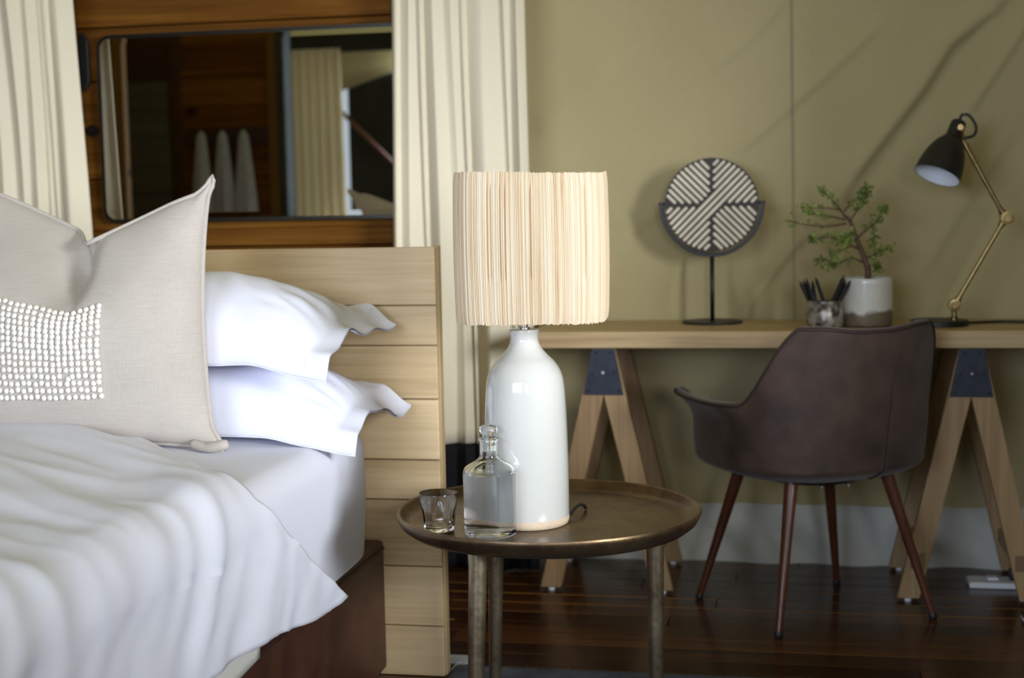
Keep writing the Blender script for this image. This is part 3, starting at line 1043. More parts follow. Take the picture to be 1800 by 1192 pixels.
MB().tube(spline([(0.078, 0.03, 0.006), (0.090, 0.075, 0.020), (0.098, 0.110, 0.016), (0.100, 0.135, 0.004)], 6), 0.0035, 8).build('cord', M['black_rubber'], LP, smooth=True)

# ---- stoppered bottle of water
BT = thing('water_bottle', (-0.584, 2.743, 0.4852), 'clear glass water bottle with round glass stopper, before the lamp', 'bottle')
oprof = spline([(0.0500, 0.003), (0.0515, 0.012), (0.0515, 0.055), (0.0515, 0.118), (0.0505, 0.128), (0.0455, 0.136), (0.030, 0.1455), (0.0205, 0.1525), (0.0180, 0.160), (0.0178, 0.178), (0.0180, 0.186), (0.0205, 0.1875), (0.0205, 0.192)], 5)
iprof = spline([(0.0160, 0.192), (0.0155, 0.178), (0.0155, 0.160), (0.0170, 0.1525), (0.028, 0.143), (0.0435, 0.1335), (0.0480, 0.127), (0.0488, 0.118), (0.0488, 0.055), (0.0488, 0.020), (0.0470, 0.0135)], 5)
dry = [p for p in iprof if p[1] >= 0.1195]           # inner wall above the water
wet = [dry[-1]] + [p for p in iprof if p[1] < 0.1195]  # inner wall touched by water: glass-to-water surface
gm = MB()
gm.lathe([(0.0002, 0.0), (0.047, 0.0)] + oprof + dry, 72, caps=False)
gm.build('bottle_glass', M['glass'], BT, smooth=True, angle=60)
wm = MB()
wm.lathe([(0.0002, 0.012)] + wet[::-1], 72, caps=False)
nside = len(wm.f)
wm.lathe([dry[-1], (0.0455, wet[0][1] - 0.0006), (0.0002, wet[0][1] - 0.0008)], 72, caps=False)
wo = wm.build('water', M['water_in_glass'], BT, smooth=True, angle=60)
wo.data.materials.append(M['water'])
for k_, pl_ in enumerate(wo.data.polygons):
    pl_.material_index = 0 if k_ < nside else 1
MB().lathe([(0.0002, 0.166), (0.0130, 0.166), (0.0150, 0.188), (0.0150, 0.194), (0.0120, 0.196), (0.0115, 0.199), (0.0150, 0.201), (0.0165, 0.205), (0.0165, 0.211), (0.0150, 0.2155), (0.010, 0.2175), (0.0002, 0.2178)], 40, caps=False, mod=lambda a, z: 1 + (0.05 * cos(8 * a) if z > 0.2 else 0)).build('stopper', M['glass'], BT, smooth=True, angle=50, weld=True)

# ---- tumbler with fluted lower half
GLS = thing('tumbler', (-0.693, 2.767, 0.4852), 'short clear glass tumbler with fluted sides at the tray edge', 'glass')
def flute(a, z):
    k = sm(0.050, 0.042, z) * sm(0.002, 0.008, z)
    return 1 + k * (-0.055 + 0.07 * abs(cos(4.5 * a)))
go = [(0.0002, 0), (0.026, 0.0), (0.0300, 0.004), (0.0308, 0.012), (0.0325, 0.026), (0.0342, 0.038), (0.0352, 0.044), (0.0358, 0.050), (0.0374, 0.062), (0.0388, 0.0765), (0.0384, 0.0775)]
gi = [(0.0368, 0.0765), (0.0354, 0.062), (0.0338, 0.050), (0.0320, 0.040), (0.0298, 0.022), (0.0280, 0.0135), (0.022, 0.0110), (0.0002, 0.0105)]
g = MB()
n_o = len(go)
g.lathe(go, 90, caps=False, mod=flute)
g.lathe([go[-1]] + gi, 90, caps=False)
g.build('tumbler_glass', M['glass'], GLS, smooth=True, angle=50, weld=True)

# ================================================================== DESK
DZ = 0.763
dk = MB().box(-0.75, 1.20, 4.11, 4.515, 0.715, DZ).build('desk', M['desk_oak'], bevel=0.003)
tag(dk, 'long oak desk top lying on two trestles', 'desk')

def trestle(cx, label):
    t = thing('trestle', (cx, 4.13, 0), label, 'trestle', group='oak trestles under the desk')
    for yy in (0.0, 0.345):
        for s in (-1, 1):
            # leg outline in x,z, cut at the centre line
            out = [(0.194, 0.010), (0.0325, 0.7145), (0.0, 0.7145), (0.0, 0.580), (0.134, 0.010)]
            pts = [(s * x, z) for x, z in out]
            if s > 0:
                pts = pts[::-1]
                pts = pts[::-1]
            else:
                pts = pts[::-1]
            lg = MB().prism(pts, yy - 0.016, yy + 0.016).build('leg', M['leg_oak'], t, bevel=0.0015, seg=1, weld=True)
            MB().lathe([(0.0002, 0), (0.010, 0), (0.010, 0.010), (0.0002, 0.0101)], 16, c=(s * 0.164, yy, 0), caps=False).build('glide', M['white_plastic'], lg, smooth=True, angle=40)
            MB().box(s * 0.140 - 0.020, s * 0.140 + 0.020, yy - 0.0175, yy + 0.0175, 0.095, 0.140).build('tenon', M['tenon'], lg)
        pl = MB().prism([(-0.058, 0.580), (0.058, 0.580), (0.0325, 0.714), (-0.0325, 0.714)], yy - 0.0195 if yy == 0 else yy + 0.016, yy - 0.016 if yy == 0 else yy + 0.0195).build('bracket_plate', M['steel_plate'], t, bevel=0.0006, seg=1, weld=True)
        if yy == 0:
            for (sx, sz) in ((-0.020, 0.702), (0.020, 0.702), (-0.031, 0.642), (0.031, 0.646), (-0.044, 0.592), (0.044, 0.592)):
                m = MB()
                ring = [(0.0042 * cos(a), 0.0042 * sin(a)) for a in [2 * pi * i / 12 for i in range(12)]]
                m.prism([(sx + p, sz + q) for p, q in ring], -0.0212, -0.0190)
                m.build('screw', M['screw'], pl, weld=True)
            ring = [(0.0042 * cos(a), 0.0042 * sin(a)) for a in [2 * pi * i / 12 for i in range(12)]]
            MB().prism([(p, 0.645 + q) for p, q in ring], -0.0225, -0.0190).build('bolt', M['bright_steel'], pl, weld=True)
    for s in (-1, 1):
        MB().box(s * 0.140 - 0.018, s * 0.140 + 0.018, 0.016, 0.329, 0.098, 0.137).build('stretcher', M['leg_oak'], t)
    return t
trestle(-0.5345, 'oak A-frame trestle with blue steel plate behind the bedside lamp')
trestle(0.481, 'oak A-frame trestle to the right of the brown chair')

# ---- disc ornament on a stand
DO = thing('disc_ornament', (-0.238, 4.40, DZ), 'round inlaid disc held in a black metal stand on the desk', 'ornament')
MB().lathe([(0.0002, 0), (0.090, 0), (0.0915, 0.003), (0.090, 0.007), (0.0002, 0.008)], 64, caps=False).build('stand_base', M['black_metal'], DO, smooth=True, angle=40)
MB().tube([(0, 0, 0.006), (0, 0, 0.205)], 0.0068, 14).build('stand_pole', M['black_metal'], DO, smooth=True)
CZ = 0.355
yk = [(0.150 * cos(a), 0, CZ + 0.150 * sin(a)) for a in [radians(176 + i * 188 / 60) for i in range(61)]]
yoke = MB()
vs, fs = [], []
for k, p in enumerate(yk):
    a = radians(176 + k * 188 / 60)
    for (dr, dy) in ((-0.006, -0.008), (0.006, -0.008), (0.006, 0.008), (-0.006, 0.008)):
        vs.append((p[0] + dr * cos(a), dy, p[2] + dr * sin(a)))
for k in range(60):
    for i in range(4):
        j = (i + 1) % 4
        fs.append((k * 4 + i, k * 4 + j, k * 4 + 4 + j, k * 4 + 4 + i))
fs += [(3, 2, 1, 0), (240, 241, 242, 243)]
yoke.add(vs, fs).build('yoke', M['black_metal'], DO, bevel=0.001, seg=1, weld=True)
for s in (-1, 1):
    MB().tube([(s * 0.158, 0, CZ + 0.004), (s * 0.134, 0, CZ + 0.004)], 0.005, 10).build('pivot_pin', M['black_metal'], DO, smooth=True)
RD = 0.140
ring = [(RD * cos(2 * pi * i / 72), CZ + RD * sin(2 * pi * i / 72)) for i in range(72)]
disc = MB().prism(ring, -0.010, 0.010).build('disc', M['disc_dark'], DO, weld=True)
def strip(p, q, w):
    """a bone strip lying on the disc face from p to q (x,z), rounded ends"""
    p, q = Vector(p), Vector(q)
    d = (q - p)
    L_ = d.length
    d.normalize()
    n = Vector((-d.y, d.x))
    out = []
    for i in range(7):
        a = -pi / 2 + pi * i / 6
        out.append(q - d * w / 2 + (d * cos(a) + n * sin(a)) * w / 2)
    for i in range(7):
        a = pi / 2 + pi * i / 6
        out.append(p + d * w / 2 + (d * cos(a) + n * sin(a)) * w / 2)
    m = MB()
    nn = len(out)
    # flat base outline and a narrower raised top
    vs = [(o_.x, -0.0100, CZ + o_.y) for o_ in out]
    cc = (p + q) / 2
    vs += [(o_.x - n.x * (o_ - cc).dot(n) * 0.35, -0.0150, CZ + o_.y - n.y * (o_ - cc).dot(n) * 0.35) for o_ in out]
    fs = [tuple(range(nn, 2 * nn))] + [(i, (i + 1) % nn, nn + (i + 1) % nn, nn + i) for i in range(nn)]
    m.add(vs, fs)
    return m.build('inlay_strip', M['bone'], disc, smooth=True, angle=40)
PIT, WD = 0.0158, 0.0108
r2 = sqrt(0.5)
def clip_line(pt, dr, inside):
    ts = [t * 0.0006 for t in range(-500, 501)]
    good = [t for t in ts if inside(pt[0] + dr[0] * t, pt[1] + dr[1] * t)]
    if not good or good[-1] - good[0] < 0.012:
        return None
    return (pt[0] + dr[0] * good[0], pt[1] + dr[1] * good[0]), (pt[0] + dr[0] * good[-1], pt[1] + dr[1] * good[-1])
RI = 0.1365
G = 0.0050
for k in range(-9, 10):
    off = (k + 0.0) * PIT
    # rising strips '/': upper right and lower left; the three middle ones run right through
    pt = (-off * r2, off * r2)
    dr = (r2, r2)
    if abs(k) <= 1:
        e = clip_line(pt, dr, lambda x, z: x * x + z * z < RI * RI)
        if e: strip(*e, WD)
    else:
        e = clip_line(pt, dr, lambda x, z: x * x + z * z < RI * RI and x > G and z > G)
        if e: strip(*e, WD)
        e = clip_line(pt, dr, lambda x, z: x * x + z * z < RI * RI and x < -G and z < -G)
        if e: strip(*e, WD)
    # falling strips '\': upper left and lower right, stopping short of the middle band
    off = (k + 0.5) * PIT
    pt = (off * r2, off * r2)
    dr = (r2, -r2)
    band = 1.75 * PIT
    e = clip_line(pt, dr, lambda x, z: x * x + z * z < RI * RI and x < -G and z > G and (z - x) * r2 > band)
    if e: strip(*e, WD)
    e = clip_line(pt, dr, lambda x, z: x * x + z * z < RI * RI and x > G and z < -G and (x - z) * r2 > band)
    if e: strip(*e, WD)

# ---- mottled silver pencil pot with pencils
PX, PY = 0.089, 4.215
pp = thing('pencil_pot', (PX, PY, DZ), 'small mottled silver glass pot holding pencils on the desk', 'pot')
MB().lathe(spline([(0.036, 0.0), (0.0475, 0.003), (0.0520, 0.014), (0.0530, 0.030), (0.0505, 0.055), (0.0465, 0.070), (0.0455, 0.078)], 5) + [(0.0430, 0.0785), (0.0440, 0.068), (0.0475, 0.050), (0.0490, 0.030), (0.046, 0.010), (0.0002, 0.007)], 56, c=(0, 0, 0)).build('pot_wall', M['mercury'], pp, smooth=True, angle=60)
pens = [((-0.012, 0.010), (-0.070, -0.002, 0.135), 'outermost of the black pencils leaning left in the silver pot'),
        ((-0.014, 0.000), (-0.060, 0.012, 0.137), 'second black pencil leaning left in the silver pot'),
        ((-0.008, -0.014), (-0.052, -0.010, 0.143), 'third black pencil leaning left in the silver pot'),
        ((-0.016, 0.016), (-0.034, 0.016, 0.136), 'black pencil just left of centre, standing steep in the silver pot'),
        ((0.020, 0.010), (-0.026, 0.002, 0.146), 'thin black pencil crossing the centre of the silver pot'),
        ((-0.006, -0.012), (0.054, -0.004, 0.150), 'tallest black pencil leaning right in the silver pot'),
        ((-0.002, 0.006), (0.056, 0.012, 0.141), 'black pencil second from the right in the silver pot bundle'),
        ((0.004, 0.012), (0.060, 0.018, 0.134), 'black pencil inside the right-leaning bundle of the silver pot'),
        ((0.010, -0.004), (0.072, 0.004, 0.136), 'outermost of the black pencils leaning right in the silver pot')]
for (bx_, by_), (tx_, ty_, tz_), lab in pens:
    p0, p1 = Vector((bx_, by_, 0.012)), Vector((tx_, ty_, tz_))
    d = p1 - p0
    o = MB().tube([p0, p1 - d.normalized() * 0.016, p1 - d.normalized() * 0.002, p1], [0.0058, 0.0058, 0.0016, 0.0005], 6).build('pencil', M['pencil'], loc=(PX, PY, DZ))
    tag(o, lab, 'pencil', 'black pencils in the silver pot')

# ---- plant in a dipped pot
QX, QY = 0.210, 4.280
pot = thing('potted_plant', (QX, QY, DZ), 'small leafy bonsai-like plant in a white glazed pot on the desk', 'plant')
MB().lathe(spline([(0.060, 0.0), (0.0690, 0.003), (0.0715, 0.012), (0.0715, 0.07), (0.0712, 0.136)], 4) + [(0.0700, 0.139), (0.0675, 0.138), (0.0670, 0.120), (0.0002, 0.118)], 64).build('pot', M['pot'], pot, smooth=True, angle=50)
MB().lathe([(0.0002, 0.119), (0.0665, 0.119), (0.060, 0.124), (0.0002, 0.127)], 32, caps=False).build('soil', M['soil'], pot, smooth=True)
br = MB()
tips = []
def branch(pts, r0, r1, leafs=True, dens=1.0):
    """pts in local x,y,z measured from the pot base"""
    sp_ = spline(pts, 5)
    n = len(sp_)
    br.tube(sp_, [lerp(r0, r1, i / (n - 1)) for i in range(n)], 7)
    if leafs:
        for i in range(n):
            if i / n > 0.30:
                tips.append((sp_[i], dens))
        tips.append((sp_[-1], 3 * dens))
branch([(0.0, 0, 0.118), (0.002, -0.004, 0.16), (-0.012, 0, 0.205), (-0.030, 0.004, 0.25), (-0.047, 0.006, 0.30), (-0.060, 0.0, 0.315)], 0.0102, 0.0048, False)
branch([(-0.060, 0.0, 0.312), (-0.080, 0.004, 0.34), (-0.105, 0.0, 0.37), (-0.125, 0.0, 0.39)], 0.0042, 0.0018, True, 0.55)
branch([(-0.058, 0, 0.295), (-0.11, 0.012, 0.288), (-0.17, 0.01, 0.293), (-0.222, 0.006, 0.306)], 0.0038, 0.0014, True, 0.35)
branch([(-0.062, 0, 0.305), (-0.11, -0.012, 0.318), (-0.150, -0.012, 0.325), (-0.165, -0.01, 0.333)], 0.0030, 0.0014, True, 0.45)
branch([(-0.075, 0, 0.335), (-0.12, -0.004, 0.340), (-0.165, 0.0, 0.341), (-0.18, 0, 0.345)], 0.0024, 0.0012, True, 0.25)
branch([(-0.070, 0.002, 0.325), (-0.045, 0.01, 0.352), (-0.025, 0.012, 0.37), (-0.012, 0.01, 0.376)], 0.0028, 0.0014, True, 0.5)
branch([(-0.050, 0.0, 0.30), (-0.030, -0.01, 0.330), (-0.012, -0.014, 0.355), (-0.004, -0.012, 0.395)], 0.0032, 0.0013, True, 0.9)
branch([(-0.030, 0, 0.25), (-0.008, -0.012, 0.272), (0.022, -0.014, 0.298), (0.045, -0.01, 0.335)], 0.0036, 0.0014, True, 1.0)
branch([(0.012, -0.012, 0.285), (0.020, -0.02, 0.255), (0.016, -0.02, 0.235)], 0.0020, 0.0012, True, 0.8)
branch([(-0.010, 0, 0.195), (0.012, 0.01, 0.20), (0.038, 0.012, 0.212), (0.064, 0.01, 0.222)], 0.0032, 0.0013, True, 0.6)
branch([(-0.020, 0, 0.22), (-0.06, 0.014, 0.238), (-0.10, 0.016, 0.255), (-0.155, 0.012, 0.250)], 0.0036, 0.0014, True, 0.9)
branch([(-0.005, 0, 0.180), (-0.045, -0.012, 0.195), (-0.085, -0.014, 0.180), (-0.105, -0.012, 0.172)], 0.0036, 0.0014, True, 0.55)
branch([(-0.085, -0.014, 0.182), (-0.12, -0.012, 0.19), (-0.14, -0.012, 0.182)], 0.0020, 0.0010, True, 0.5)
branch([(-0.045, 0.008, 0.230), (-0.08, -0.006, 0.215), (-0.095, -0.008, 0.205)], 0.0024, 0.0012, True, 0.7)
branch([(-0.040, 0.0, 0.275), (-0.050, -0.018, 0.262), (-0.055, -0.02, 0.245)], 0.0026, 0.0012, True, 1.4)
branch([(0.0, 0, 0.165), (0.02, -0.014, 0.178), (0.032, -0.016, 0.165)], 0.0022, 0.0010, True, 0.8)
br.build('branches', M['bark'], pot, smooth=True)
lf = MB()
rl = random.Random(3)
for p, dens in tips:
    k = dens * 7.0
    cnt = int(k) + (1 if rl.random() < k - int(k) else 0)
    for _ in range(cnt):
        c = Vector(p) + Vector((rl.gauss(0, 0.007), rl.gauss(0, 0.007), rl.gauss(0, 0.0065)))
        d = Vector((rl.uniform(-1, 1), rl.uniform(-1, 1), rl.uniform(-0.4, 0.9))).normalized()
        sd = d.cross(Vector((rl.uniform(-1, 1), rl.uniform(-1, 1), rl.uniform(-1, 1)))).normalized()
        up = d.cross(sd)
        L_, w_ = rl.uniform(0.009, 0.015), rl.uniform(0.0038, 0.0060)
        lf.add([c, c + d * L_ * 0.4 + sd * w_, c + d * L_ * 0.85 + sd * w_ * 0.7, c + d * L_ + up * 0.001, c + d * L_ * 0.85 - sd * w_ * 0.7, c + d * L_ * 0.4 - sd * w_, c + d * L_ * 0.55 - up * 0.0016],
               [(0, 1, 6), (1, 2, 6), (2, 3, 6), (3, 4, 6), (4, 5, 6), (5, 0, 6)])
tag(lf.build('foliage', M['leaf'], pot), kind='stuff')

# ---- jointed desk lamp
DL = thing('desk_lamp', (0.411, 4.285, DZ), 'jointed brass desk lamp with black bell shade and round black base', 'lamp')
def dl(x, z, y=0.0):
    return (x - 0.411, y, z - DZ)
MB().lathe([(0.0002, 0), (0.079, 0), (0.080, 0.001), (0.080, 0.015), (0.0785, 0.0165), (0.0002, 0.0168)], 64, caps=False).build('lamp_base', M['black_metal'], DL, smooth=True, angle=40)
E1, E2 = (0.452, 0.820), (0.588, 1.066)
st = MB().lathe([(0.0002, 0.016), (0.0125, 0.016), (0.0125, 0.022), (0.0075, 0.025), (0.0075, 0.040), (0.0105, 0.043), (0.0105, 0.050), (0.0002, 0.0505)], 24, c=(0.452 - 0.411, 0, 0), caps=False)
st.build('base_stem', M['brass'], DL, smooth=True, angle=40)
def knuckle(x, z, r, name):
    m = MB().tube([dl(x, z, -0.022), dl(x, z, -0.019), dl(x, z, -0.0185), dl(x, z, 0.0185), dl(x, z, 0.019), dl(x, z, 0.022)], [r * 0.55, r * 0.6, r, r, r * 0.6, r * 0.55], 24)
    return m.build(name, M['brass'], DL, smooth=True, angle=40)
knuckle(E1[0], E1[1] + 0.002, 0.0170, 'lower_joint')
knuckle(E2[0] + 0.004, E2[1], 0.0185, 'elbow_joint')
def arm(a, b_, name, w=0.0062):
    pa, pb = Vector(dl(*a)), Vector(dl(*b_))
    d = (pb - pa).normalized()
    m = MB().tube([pa, pb], w, 14)
    for q, s in ((pa, 1), (pb, -1)):
        for o1, o2, rr in ((0.016, 0.022, 0.0105), (0.024, 0.028, 0.0085)):
            m.tube([q + d * s * o1, q + d * s * o2], rr, 14)
    return m.build(name, M['brass'], DL, smooth=True, angle=40)
arm(E1, E2, 'lower_arm')
arm(E2, (0.470, 1.287), 'upper_arm')
# shade: axis from the cap down-left and a little towards the room
top = Vector(dl(0.462, 1.338, 0.010))
bot = Vector(dl(0.398, 1.188, -0.042))
ax = (bot - top).normalized()
q = ax.to_track_quat('Z', 'Y').to_matrix().to_4x4()
LS = (bot - top).length
sp_out = spline([(0.010, -0.004), (0.0185, 0.000), (0.0215, 0.010), (0.0220, 0.044), (0.0270, 0.054), (0.0420, 0.075), (0.0545, 0.105), (0.0620, 0.138), (0.0655, LS)], 5)
def placed(m, name, mat, parent, angle=50):
    m.v = [tuple(top + (q @ Vector(v)).xyz) for v in m.v]
    return m.build(name, mat, parent, smooth=True, angle=angle, weld=True)
shd = placed(MB().lathe([(0.0002, -0.004)] + sp_out + [(0.0640, LS + 0.0005)], 56, caps=False), 'bell_shade', M['black_metal'], DL)
sp_in = [(r - 0.0016, z - 0.0005) for r, z in sp_out if z > 0.054]
placed(MB().lathe([(0.0002, 0.056)] + sp_in, 56, caps=False), 'shade_lining', M['white_enamel'], shd)
placed(MB().lathe([(0.0002, 0.060), (0.012, 0.060), (0.020, 0.088), (0.021, 0.102), (0.014, 0.118), (0.0002, 0.124)], 24, caps=False), 'bulb', M['white_enamel'], shd)
MB().tube([dl(0.470, 1.287), dl(0.4625, 1.322, -0.012)], 0.0075, 12).tube([dl(0.4625, 1.322, -0.022), dl(0.4625, 1.322, 0.012)], 0.0085, 12).build('shade_bracket', M['brass'], DL, smooth=True, angle=40)
MB().tube(spline([dl(0.462, 1.338, 0.012), dl(0.470, 1.357, 0.012), dl(0.490, 1.354, 0.012), dl(0.507, 1.325, 0.010), dl(0.502, 1.300, 0.006), dl(0.478, 1.292, 0.002)], 7), 0.0042, 8).build('cord_loop', M['black_rubber'], DL, smooth=True)
MB().tube(spline([dl(0.488, 0.7695, 0.005), dl(0.515, 0.7685, 0.035), dl(0.55, 0.767, 0.065), dl(0.60, 0.767, 0.080), dl(0.68, 0.767, 0.060), dl(0.80, 0.767, 0.090)], 7), 0.0040, 8).build('power_cord', M['black_rubber'], DL, smooth=True)

# ================================================================== CHAIR
CHX, CHY = 0.049, 4.011
yawc = math.atan2(0.569, 0.822)     # local +y (front) points to the desk, turned left
CHR = thing('chair', (CHX, CHY, 0), 'dark brown leather tub chair with tapered legs pushed to the desk', 'chair', rz=yawc)
def w2c(x, y_):
    dx, dy = x - CHX, y_ - CHY
    c, s = cos(-yawc), sin(-yawc)
    return dx * c - dy * s, dx * s + dy * c
for fx, fy in ((-0.262, 4.076), (-0.037, 3.731), (0.126, 4.284), (0.369, 3.953)):
    lx, ly = w2c(fx, fy)
    tx_, ty_ = lx * 0.60, ly * 0.60
    d = Vector((tx_ - lx, ty_ - ly, 0.40))
    lg = MB().tube([(lx, ly, 0.010), (lx + d.x, ly + d.y, 0.41)], [0.0095, 0.0185], 18).build('leg', M['chair_leg'], CHR, smooth=True, angle=50)
    MB().lathe([(0.0002, 0), (0.009, 0), (0.0115, 0.004), (0.0115, 0.011), (0.0095, 0.017), (0.0002, 0.018)], 16, c=(lx, ly, 0), caps=False).build('foot_cap', M['black_rubber'], lg, smooth=True, angle=50)
# shell: th runs round from the left arm front, past the back (0), to the right arm front
TH = 2.30
def rim(th):
    """height of the rim: back, straight slope, arms"""
    a = abs(th)
    z_b = 0.790 + 0.012 * sm(0.15, 0.60, a)
    k = min(1, max(0, (a - 0.72) / 0.50))
    k = lerp(k, sm(0, 1, k), 0.55)
    z = lerp(z_b, 0.600, k)
    z += 0.004 * sm(1.35, 2.2, a)
    return z
def plan(th, lv):
    """outline of the shell: lv 0 seat bottom, 1 belly, 2 rim -> local x,y"""
    a = th
    sx, cy = sin(a), -cos(a)
    if lv == 0:
        hx, hb_, hf = 0.165, 0.165, 0.185
    elif lv == 1:
        hx, hb_, hf = 0.293, 0.252, 0.300
    else:
        hx, hb_, hf = 0.302, 0.285, 0.312
    p = 2.7
    hy = hb_ if cy < 0 else hf
    s = (abs(sx / hx) ** p + abs(cy / hy) ** p) ** (-1 / p)
    return s * sx, s * cy
def shell_pt(u, v, inner=0.0):
    th = lerp(-TH, TH, u)
    a = abs(th)
    x0, y0 = plan(th, 0)
    x1, y1 = plan(th, 1)
    x2, y2 = plan(th, 2)
    zr = rim(th)
    # back leans out less wide at the top
    kb = sm(0.95, 0.35, a)
    x2 *= lerp(1.0, 0.98, kb)
    ctrl = [(x0 * 0.25, y0 * 0.25, 0.385), (x0, y0, 0.388), (lerp(x0, x1, 0.86), lerp(y0, y1, 0.86), 0.415), (x1, y1, 0.468), (lerp(x1, x2, 0.55), lerp(y1, y2, 0.55), lerp(0.468, zr, 0.60)), (x2, y2, zr)]
    lip = 0.040 * sm(1.1, 1.5, a)
    r_ = sqrt(x2 * x2 + y2 * y2)
    ctrl[-1] = (x2 * (1 + lip / r_), y2 * (1 + lip / r_), zr)
    # front ends of the arms drop away to the seat
    n = len(ctrl) - 1
    t = v * n
    i = min(int(t), n - 1)
    f = t - i
    p0, p1, p2, p3 = ctrl[max(i - 1, 0)], ctrl[i], ctrl[i + 1], ctrl[min(i + 2, n)]
    P_ = [0.5 * (2 * b + (c - a_) * f + (2 * a_ - 5 * b + 4 * c - d_) * f * f + (-a_ + 3 * b - 3 * c + d_) * f ** 3) for a_, b, c, d_ in zip(p0, p1, p2, p3)]
    P_ = Vector(P_)
    if inner:
        rr = Vector((P_.x, P_.y, 0))
        if rr.length > 1e-3:
            P_ -= rr.normalized() * inner * min(1, v * 2.2)
        P_.z += inner * 1.2 * (1 - sm(0.2, 0.7, v))
    return P_
shm = MB()
NU_, NV_ = 140, 60
shm.grid(NU_, NV_, lambda u, v: shell_pt(u, v))
shm.grid(NU_, NV_, lambda u, v: shell_pt(u, v, 0.034), flip=True)
# rim and front closing strips
shm.grid(NU_, 5, lambda u, v: shell_pt(u, 1.0, 0.034 * v) + Vector((0, 0, 0.009 * sin(pi * v))))
for ue in (0.0, 1.0):
    shm.grid(NV_, 4, lambda a_, b_: shell_pt(ue, a_, 0.034 * b_), flip=(ue == 1.0))
shell = shm.build('seat_shell', M['chair_leather'], CHR, smooth=True, angle=70, weld=True)
MB().tube([shell_pt(i / 160, 1.0) + Vector((0, 0, 0.001)) for i in range(161)], 0.0042, 8).build('rim_piping', M['chair_piping'], shell, smooth=True)
for us in (0.548,):
    MB().tube([shell_pt(us - 0.015 * (1 - i / 60), lerp(0.30, 0.88, i / 60)) * 1.0 for i in range(61)], [0.0046] * 46 + [0.0046 * (1 - k / 15) + 0.0002 for k in range(15)], 6).build('back_seam', M['chair_piping'], shell, smooth=True)
MB().lathe(spline([(0.0002, 0.40), (0.20, 0.40), (0.232, 0.425), (0.225, 0.462), (0.15, 0.478), (0.0002, 0.480)], 4), 56, caps=False).build('seat_pad', M['chair_leather'], CHR, smooth=True)
MB().lathe([(0.0002, 0.372), (0.13, 0.372), (0.14, 0.378), (0.14, 0.392), (0.0002, 0.393)], 40, caps=False).build('under_plate', M['black_metal'], CHR, smooth=True, angle=40)
for bx_, by_ in ((-0.06, -0.13), (0.02, -0.14)):
    MB().lathe([(0.0002, 0.366), (0.006, 0.366), (0.006, 0.374), (0.0002, 0.375)], 12, c=(bx_, by_, 0), caps=False).build('bolt', M['bright_steel'], CHR)

# ================================================================== CURTAINS
def curtain(name, label, x0t, x1t, x0b, x1b, y0, ztop, folds, seed, band=0.395, mat='curtain', amp=0.036):
    t = thing(name, ((x0b + x1b) / 2, y0, 0), label, 'curtain', group='cream curtains on the back wall')
    rr = random.Random(seed)
    ws = [rr.choice((0.35, 0.5, 0.8, 1.1, 1.7)) * rr.uniform(0.85, 1.15) for _ in range(folds)]
    am = [min(1.3, 0.25 + 0.65 * w_) * rr.uniform(0.75, 1.15) for w_ in ws]
    tot = sum(ws)
    br_ = [0]
    for w_ in ws:
        br_.append(br_[-1] + w_ / tot)
    cx = (x0b + x1b) / 2
    def fn_z(z0, z1, eps=0.0):
        def fn(u, v):
            z = lerp(z0, z1, v)
            tt = z / ztop
            x = lerp(lerp(x0b, x1b, u), lerp(x0t, x1t, u), tt)
            uu = min(0.9999, max(0, u + 0.022 * sin(pi * u) * sin(1.9 * z + seed) + 0.045 * nz(u * 4, z * 0.9, seed) * sin(pi * u)))
            i = max(k for k in range(folds) if br_[k] <= uu)
            f = (uu - br_[i]) / (br_[i + 1] - br_[i])
            bulge = max(0, sin(pi * (f ** lerp(0.75, 1.35, (i * 0.37) % 1)))) ** 0.9
            a_ = am[i] * (0.7 + 0.3 * sin(1.7 * z + 2.3 * i))
            ya = -amp * a_ * bulge * (0.8 + 0.5 * (1 - tt)) + 0.030 * nz(u * 3.3 + seed, z * 0.8)
            return (x + 0.2 * amp * sin(2 * pi * f) - cx, ya - eps, z)
        return fn
    MB().grid(240, 40, fn_z(band, ztop)).build('curtain_cloth', M[mat], t, smooth=True, solid=0.003)
    if band > 0.1:
        MB().grid(240, 14, fn_z(0.006, band)).build('black_hem_band', M['black_cloth'], t, smooth=True, solid=0.003)
    return t
curtain('curtain', 'cream pleated curtain with black hem band behind the lamp and headboard edge', -1.190, -0.788, -1.225, -0.772, 4.345, 2.2, 9, 4)
curtain('curtain', 'cream pleated curtain at the left edge beside the wall mirror', -2.82, -2.262, -2.95, -2.175, 4.345, 2.2, 12, 9)

# ================================================================== MIRROR on the timber wall
MX0, MX1, MZ0, MZ1 = -2.232, -1.08, 1.094, 1.706
MR = thing('wall_mirror', ((MX0 + MX1) / 2, 4.50, MZ0), 'wide rounded metal framed mirror on the timber wall above the headboard', 'mirror')
def rrect(x0, x1, z0, z1, r, n=8):
    out = []
    for cx, cz, a0 in ((x1 - r, z0 + r, -90), (x1 - r, z1 - r, 0), (x0 + r, z1 - r, 90), (x0 + r, z0 + r, 180)):
        for i in range(n + 1):
            a = radians(a0 + 90 * i / n)
            out.append((cx + r * cos(a), cz + r * sin(a)))
    return out
hw, hh = (MX1 - MX0) / 2, MZ1 - MZ0
def ring_strip(steps):
    """steps: [(inset, y)] rounded rectangles joined into a moulding"""
    m = MB()
    outs = [[(x, y_, z) for x, z in rrect(-hw + i, hw - i, i, hh - i, max(0.045 - i, 0.012))] for i, y_ in steps]
    n = len(outs[0])
    vs = [p for o_ in outs for p in o_]
    fs = []
    for k in range(len(outs) - 1):
        for i in range(n):
            j = (i + 1) % n
            fs.append((k * n + i, k * n + j, (k + 1) * n + j, (k + 1) * n + i))
    m.add(vs, fs)
    return m
